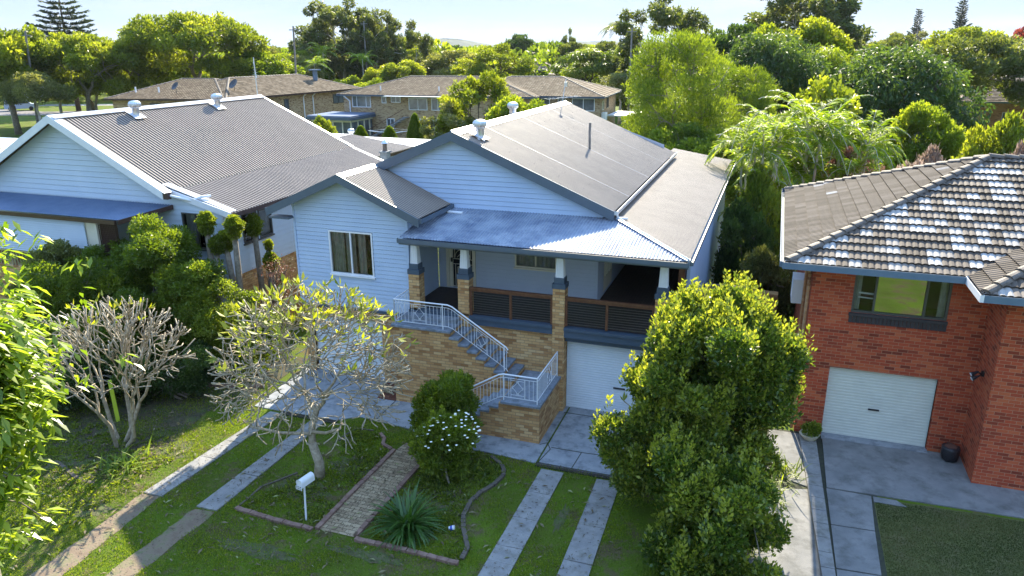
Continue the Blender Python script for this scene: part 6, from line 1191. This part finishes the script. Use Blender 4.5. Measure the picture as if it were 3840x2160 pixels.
# fence, pillar and bins between the houses
F_ = thing('sheet_fence', 'low brown ribbed sheet fence between the side wall and the palms', 'fence', (4.4, 7.6, 0)); b = MB()
for k in range(11): b.box((3.5 + k * .17, 7.6, 0), (3.5 + k * .17 + .15, 7.64, 1.95)); b.box((3.5 + k * .17 + .15, 7.62, 0), (3.5 + k * .17 + .17, 7.63, 1.95))
obj('panel', b, 'fence', F_); b = MB(); b.box((3.48, 7.59, 1.95), (5.4, 7.66, 2.0)); obj('rail', b, 'fence', F_)
t = thing('brick_pillar', 'square tan brick pier at the right end of the brown fence', 'pillar', (5.75, 7.7, 0)); b = MB(); b.box((5.45, 7.5, 0), (6.1, 7.9, 1.85)); obj('shaft', b, 'brick_tan', t)
def bin_(x, y, col, label, body='plastic_k'):
    t = thing('wheelie_bin', label, 'bin', (x, y, 0), group='wheeled bins behind the brick pier'); b = MB(); A = [(x - .24, y - .26, .05), (x + .24, y - .26, .05), (x + .24, y + .26, .05), (x - .24, y + .26, .05)]; B = [(x - .29, y - .34, 1.0), (x + .29, y - .34, 1.0), (x + .29, y + .34, 1.0), (x - .29, y + .34, 1.0)]
    for i in range(4): b.face([A[i], A[(i + 1) % 4], B[(i + 1) % 4], B[i]])
    b.face(A[::-1]); obj('body', b, body, t); b = MB(); b.box((x - .31, y - .37, 1.0), (x + .31, y + .36, 1.04)); b.box((x - .26, y - .3, 1.04), (x + .26, y + .3, 1.08)); obj('lid', b, col, t); b = MB()
    for s_ in (-1, 1): b.tube([(x + s_ * .2, y + .3, .1), (x + s_ * .26, y + .3, .1)], .1, 10)
    obj('wheel', b, 'plastic_k', t); b = MB(); b.tube([(x - .22, y + .42, .98), (x + .22, y + .42, .98)], .018, 6); obj('handle', b, 'plastic_k', t)
bin_(5.75, 9.0, 'plastic_r', 'wheeled bin with a red lid, just behind the brick pier'); bin_(5.85, 11.3, 'plastic_y', 'wheeled bin with a yellow lid, farther back among the palm trunks')
# poles, mast, gazebo, clothesline, car, odds
t = thing('aerial_mast', 'tall television aerial mast behind the ridge of the white house', 'antenna', (-27.6, 24, 0)); b = MB(); b.tube([(-27.6, 24, 0), (-27.65, 24, 9.6)], .035, 6); obj('mast', b, 'galv', t); b = MB()
for k in range(9): z = 8.2 + k * .15; b.tube([(-28.15 + .03 * k, 24.3, z), (-27.15 - .03 * k, 23.7, z)], .012, 4)
b.tube([(-27.9, 24.25, 9.3), (-27.4, 23.8, 8.3)], .014, 4); obj('aerial', b, 'galv', t)
for (x, y, h, lab, tl) in ((-80.3, 50.2, 12.2, 'weathered timber pole leaning in front of the bright tree at the far left', .5), (-59.9, 75, 13, 'pale timber power pole rising beside the dark gum group', .25), (-64.5, 103, 14.5, 'thin dark pole in front of the far two-storey house roof', 0), (-14.5, 88, 12.5, 'dark timber power pole right behind the right-hand flats', 0)):
    t = thing('power_pole', lab, 'pole', (x, y, 0)); b = MB(); b.tube([(x - tl, y, 0), (x + tl, y, h)], [.17, .12], 8); obj('shaft', b, 'pole', t); b = MB(); b.beam((x + tl * .95 - .7, y, h - .5), (x + tl * .95 + .7, y, h - .5), .1, .12); obj('crossarm', b, 'pole', t)
t = thing('gazebo', 'black-sided garden gazebo with a grey canopy at the right, behind the tiled roof', 'gazebo', (18.0, 42, 0)); b = MB(); Q = [(16.7, 39.6), (19.2, 39.8), (20.0, 43.6), (17.3, 43.6)]; apx = (18.3, 41.6, 2.95)
for i in range(4): a, c = Q[i], Q[(i + 1) % 4]; b.face([(*a, 2.45), (*c, 2.45), apx]); 
obj('canopy', b, 'tile_pale', t); b = MB()
for i in range(4): a, c = Q[i], Q[(i + 1) % 4]; b.beam((*a, 2.3), (*c, 2.3), .05, .34)
b.face([(16.9, 43, 0), (19.9, 43.3, 0), (19.9, 43.3, 2.4), (16.9, 43, 2.4)]); obj('valance', b, 'plastic_k', t)
for a in Q: b = MB(); b.tube([(*a, 0), (*a, 2.45)], .05, 6); obj('post', b, 'pole', t)
t = thing('clothesline', 'pale rotary clothesline frame between the clipped conifers', 'clothesline', (-25.0, 37.5, 0)); b = MB(); b.tube([(-25, 37.5, 0), (-25, 37.5, 3.5)], .05, 6); obj('post', b, 'galv', t); b = MB()
for k in range(4): a = k * 1.57 + .4; b.tube([(-25, 37.5, 3.3), (-25 + 1.9 * math.cos(a), 37.5 + 1.9 * math.sin(a), 3.55)], .03, 5)
for r_ in (1.0, 1.8): b.tube([(-25 + r_ * math.cos(k * 1.57 + .4), 37.5 + r_ * math.sin(k * 1.57 + .4), 3.35 + r_ * .1) for k in range(5)], .012, 4)
obj('arms', b, 'galv', t)
t = thing('boundary_fence', 'long green-grey sheet fence behind the annexe and the clipped conifers', 'fence', (-24, 38.5, 0)); b = MB()
for k in range(60): b.box((-34 + k * .45, 38.8 + (k % 2) * .02, 0), (-34 + k * .45 + .44, 38.83 + (k % 2) * .02, 1.9))
obj('panel', b, 'fence_gr', t)
t = thing('parked_van', 'pale grey vehicle parked in tree shade at the far left', 'car', (-118.5, 78, 0), .9); Mx = ROOTM[t.name]; W2 = lambda x, y, z: tuple(Mx @ Vector((x, y, z))); b = MB()
pr = [(-2.4, .35), (2.4, .35), (2.4, 1.0), (1.6, 1.15), (1.0, 1.9), (-2.2, 1.95), (-2.4, 1.1)]
for s_ in (-.9, .9): b.face([W2(x, s_, z) for x, z in (pr if s_ > 0 else pr[::-1])])
for i in range(len(pr)): a, c = pr[i], pr[(i + 1) % len(pr)]; b.face([W2(a[0], -.9, a[1]), W2(c[0], -.9, c[1]), W2(c[0], .9, c[1]), W2(a[0], .9, a[1])])
obj('body', b, 'board_grey', t); b = MB()
for s_ in (-.91, .91): b.face([W2(x, s_, z) for x, z in ((-2.0, 1.2), (1.3, 1.2), (.95, 1.75), (-2.0, 1.8))])
obj('window', b, 'pane', t)
for x in (-1.5, 1.5):
    for s_ in (-.92, .78): b = MB(); b.tube([W2(x, s_, .35), W2(x, s_ + .16, .35)], .35, 14); obj('wheel', b, 'plastic_k', t)
b = MB(); b.box((13.9, 49.2, .0), (16.2, 53, .06)); tag(obj('lime_sheet', b, 'lime', origin=(15, 51, 0)), 'flat lime-coloured sheet on the ground beyond the tile ridge', 'sheet')
t = thing('garden_stake', 'pale green squared stake leaning among the leafless plumeria stems', 'stake', (-11.64, -4.66, 0)); b = MB(); b.beam((-11.64, -4.66, 0), (-11.75, -4.6, 1.25), .09, .09); obj('stake', b, 'lime', t)
for (x, y, lab) in ((26.6, 87.2, 'left of the two white tubs on the bungalow verandah'), (27.8, 87.2, 'right of the two white tubs on the bungalow verandah')):
    t = thing('tub', lab, 'tub', (x, y, 0), group='white tubs on the bungalow verandah'); b = MB(); b.lathe((x, y, 0), [(.35, 0), (.42, .8), (.38, .78)], 12); obj('tub_body', b, 'white', t)

# =================================================================== grass blades and leaf litter
def inside(px, py, poly):
    c = np.zeros(len(px), bool); n = len(poly)
    for i in range(n):
        (x1, y1), (x2, y2) = poly[i], poly[(i + 1) % n]; k = ((y1 > py) != (y2 > py)); xi = (x2 - x1) * (py - y1) / ((y2 - y1) if y2 != y1 else 1e-9) + x1; c ^= k & (px < xi)
    return c
SOLID = STRIPS + APRON + [[(-3.4, -3.2), (-3.4, -7.3), (-2.3, -7.3), (-2.3, -3.1)], [(5.6, -7.5), (5.6, -1.4), (7.5, -1.4), (7.5, .9), (6.0, .9), (16, .9), (16, -1.6), (9, -1.85), (8.5, -2.1), (8.45, -7.5)], [(-9.0, -.7), (-9, 20), (16, 20), (16, -.7)], [(-24, -1.4), (-24, 20), (-8.4, 20), (-8.4, 1.0), (-15, 1.0), (-15, -1.4)]] + tr
n = 330000; x = RNG.uniform(-15, 4.6, n); y = RNG.uniform(-10.6, -.9, n)
keep = np.ones(n, bool)
for p in PATCH: keep &= ~(inside(x, y, p) & (RNG.random(n) < .55))
for p in SOLID: keep &= ~inside(x, y, p)
pat = np.sin(x * 1.9 + np.sin(y * 1.3) * 1.7) * np.cos(y * 2.1 + np.sin(x * .9) * 2) + .35 * np.sin(x * 6.1) * np.cos(y * 5.3); keep &= (RNG.random(n) < np.clip(.58 + pat * .6, .05, 1.))
x, y, pat = x[keep] + RNG.normal(size=int(keep.sum())) * .03, y[keep] + RNG.normal(size=int(keep.sum())) * .03, pat[keep]; n = len(x); P = np.c_[x, y, np.zeros(n)]; D = unit(np.c_[RNG.normal(size=(n, 2)) * .55, np.ones(n)])
me = leaves_mesh('grass', P, D, rdir(n), RNG.uniform(.03, .075, n), .014, 'blade', np.clip(.5 + pat * .25 + RNG.normal(size=n) * .22, 0, 1), 0)
tag(link('grass', me, None), 'mossy green grass of the front lawn and verge', 'grass', kind='stuff')
nn = 110000; x = RNG.uniform(8.47, 14, nn); y = RNG.uniform(-7, -1.65, nn); k_ = inside(x, y, [(8.47, -7.5), (8.52, -2.1), (9.0, -1.9), (16, -1.65), (16, -7.5)]); x, y = x[k_], y[k_]; nn = len(x)
me = leaves_mesh('side_grass', np.c_[x, y, np.zeros(nn)], unit(np.c_[RNG.normal(size=(nn, 2)) * .6, np.ones(nn)]), rdir(nn), RNG.uniform(.02, .045, nn), .012, 'blade_dry', np.clip(.4 + .3 * np.sin(x * 2.1 + np.cos(y * 1.7) * 2) + RNG.normal(size=nn) * .25, 0, 1), 0)
tag(link('side_grass', me, None), 'short olive-brown turf beside the red brick house driveway', 'grass', kind='stuff')
n = 6500; x = np.r_[RNG.uniform(-13.5, 3.4, n), RNG.normal(-3.9, 1.6, 1500), RNG.normal(-9.8, 1.3, 2200), RNG.uniform(-3.2, -2.45, 160)]; y = np.r_[RNG.uniform(-10.4, -2.9, n), RNG.normal(-6.0, 1.4, 1500), RNG.normal(-7.0, 1.2, 2200), RNG.uniform(-7.0, -4, 160)]
keep = (y < -2.7) & (y > -10.6)
for p in APRON: keep &= ~inside(x, y, p)
x, y = x[keep], y[keep]; n = len(x); big = RNG.random(n) < .05; Ls = np.where(big, RNG.uniform(.12, .2, n), RNG.uniform(.035, .08, n)); a = RNG.random(n) * 6.283
me = leaves_mesh('leaf_litter', np.c_[x, y, RNG.uniform(.03, .07, n)], np.c_[np.cos(a), np.sin(a), RNG.normal(size=n) * .12], np.c_[RNG.normal(size=(n, 2)) * .25, np.ones(n)], Ls, Ls * .28, 'litter', np.where(big, RNG.uniform(.5, 1, n), RNG.uniform(0, .8, n)), .12)
tag(link('leaf_litter', me, None), 'dry fallen leaves scattered over the front lawn', 'leaf litter', kind='stuff')

gx = []; gy = []
rg_ = np.random.default_rng(8); x = rg_.uniform(-5.5, 3.2, 5200); y = rg_.uniform(-7.15, -2.7, 5200); k_ = inside(x, y, bed) | inside(x, y, BED2); q_ = np.sin(x * 3.1) * np.cos(y * 2.7) + rg_.normal(size=len(x)) * .5; k_ &= q_ > .1
for p in SOLID: k_ &= ~inside(x, y, p)
x, y = x[k_], y[k_]; x2 = rg_.uniform(-13.5, -8.6, 900); y2 = rg_.uniform(-9.5, -5, 900); x, y = np.r_[x, x2], np.r_[y, y2]; m_ = 14; X = np.repeat(x, m_); Y = np.repeat(y, m_); a = rg_.random(len(X)) * 6.283
me = leaves_mesh('ground_cover', np.c_[X + np.cos(a) * .02, Y + np.sin(a) * .02, np.full(len(X), .01)], np.c_[np.cos(a), np.sin(a), rg_.uniform(.3, 1.4, len(X))], rdir(len(X)), rg_.uniform(.05, .12, len(X)), .028, 'leaf_mid', rg_.random(len(X)), .1)
tag(link('ground_cover', me, None), 'small leafy weeds and ground cover in the front garden beds', 'weeds', kind='stuff')

# =================================================================== air
hz = MB(); hz.box((-3300, -70, -1), (3300, 3500, 80)); ho = obj('haze', hz, None)
hm_, hn, hout = nodes('haze_air'); pv = hn.nodes.new('ShaderNodeVolumePrincipled'); pv.inputs['Color'].default_value = (.80, .88, 1, 1); pv.inputs['Density'].default_value = .00006; pv.inputs['Anisotropy'].default_value = .2
hn.links.new(pv.outputs[0], hout.inputs['Volume']); ho.data.materials.append(hm_); tag(ho, 'faint bluish air between the gardens and the far hills', 'haze', kind='stuff')
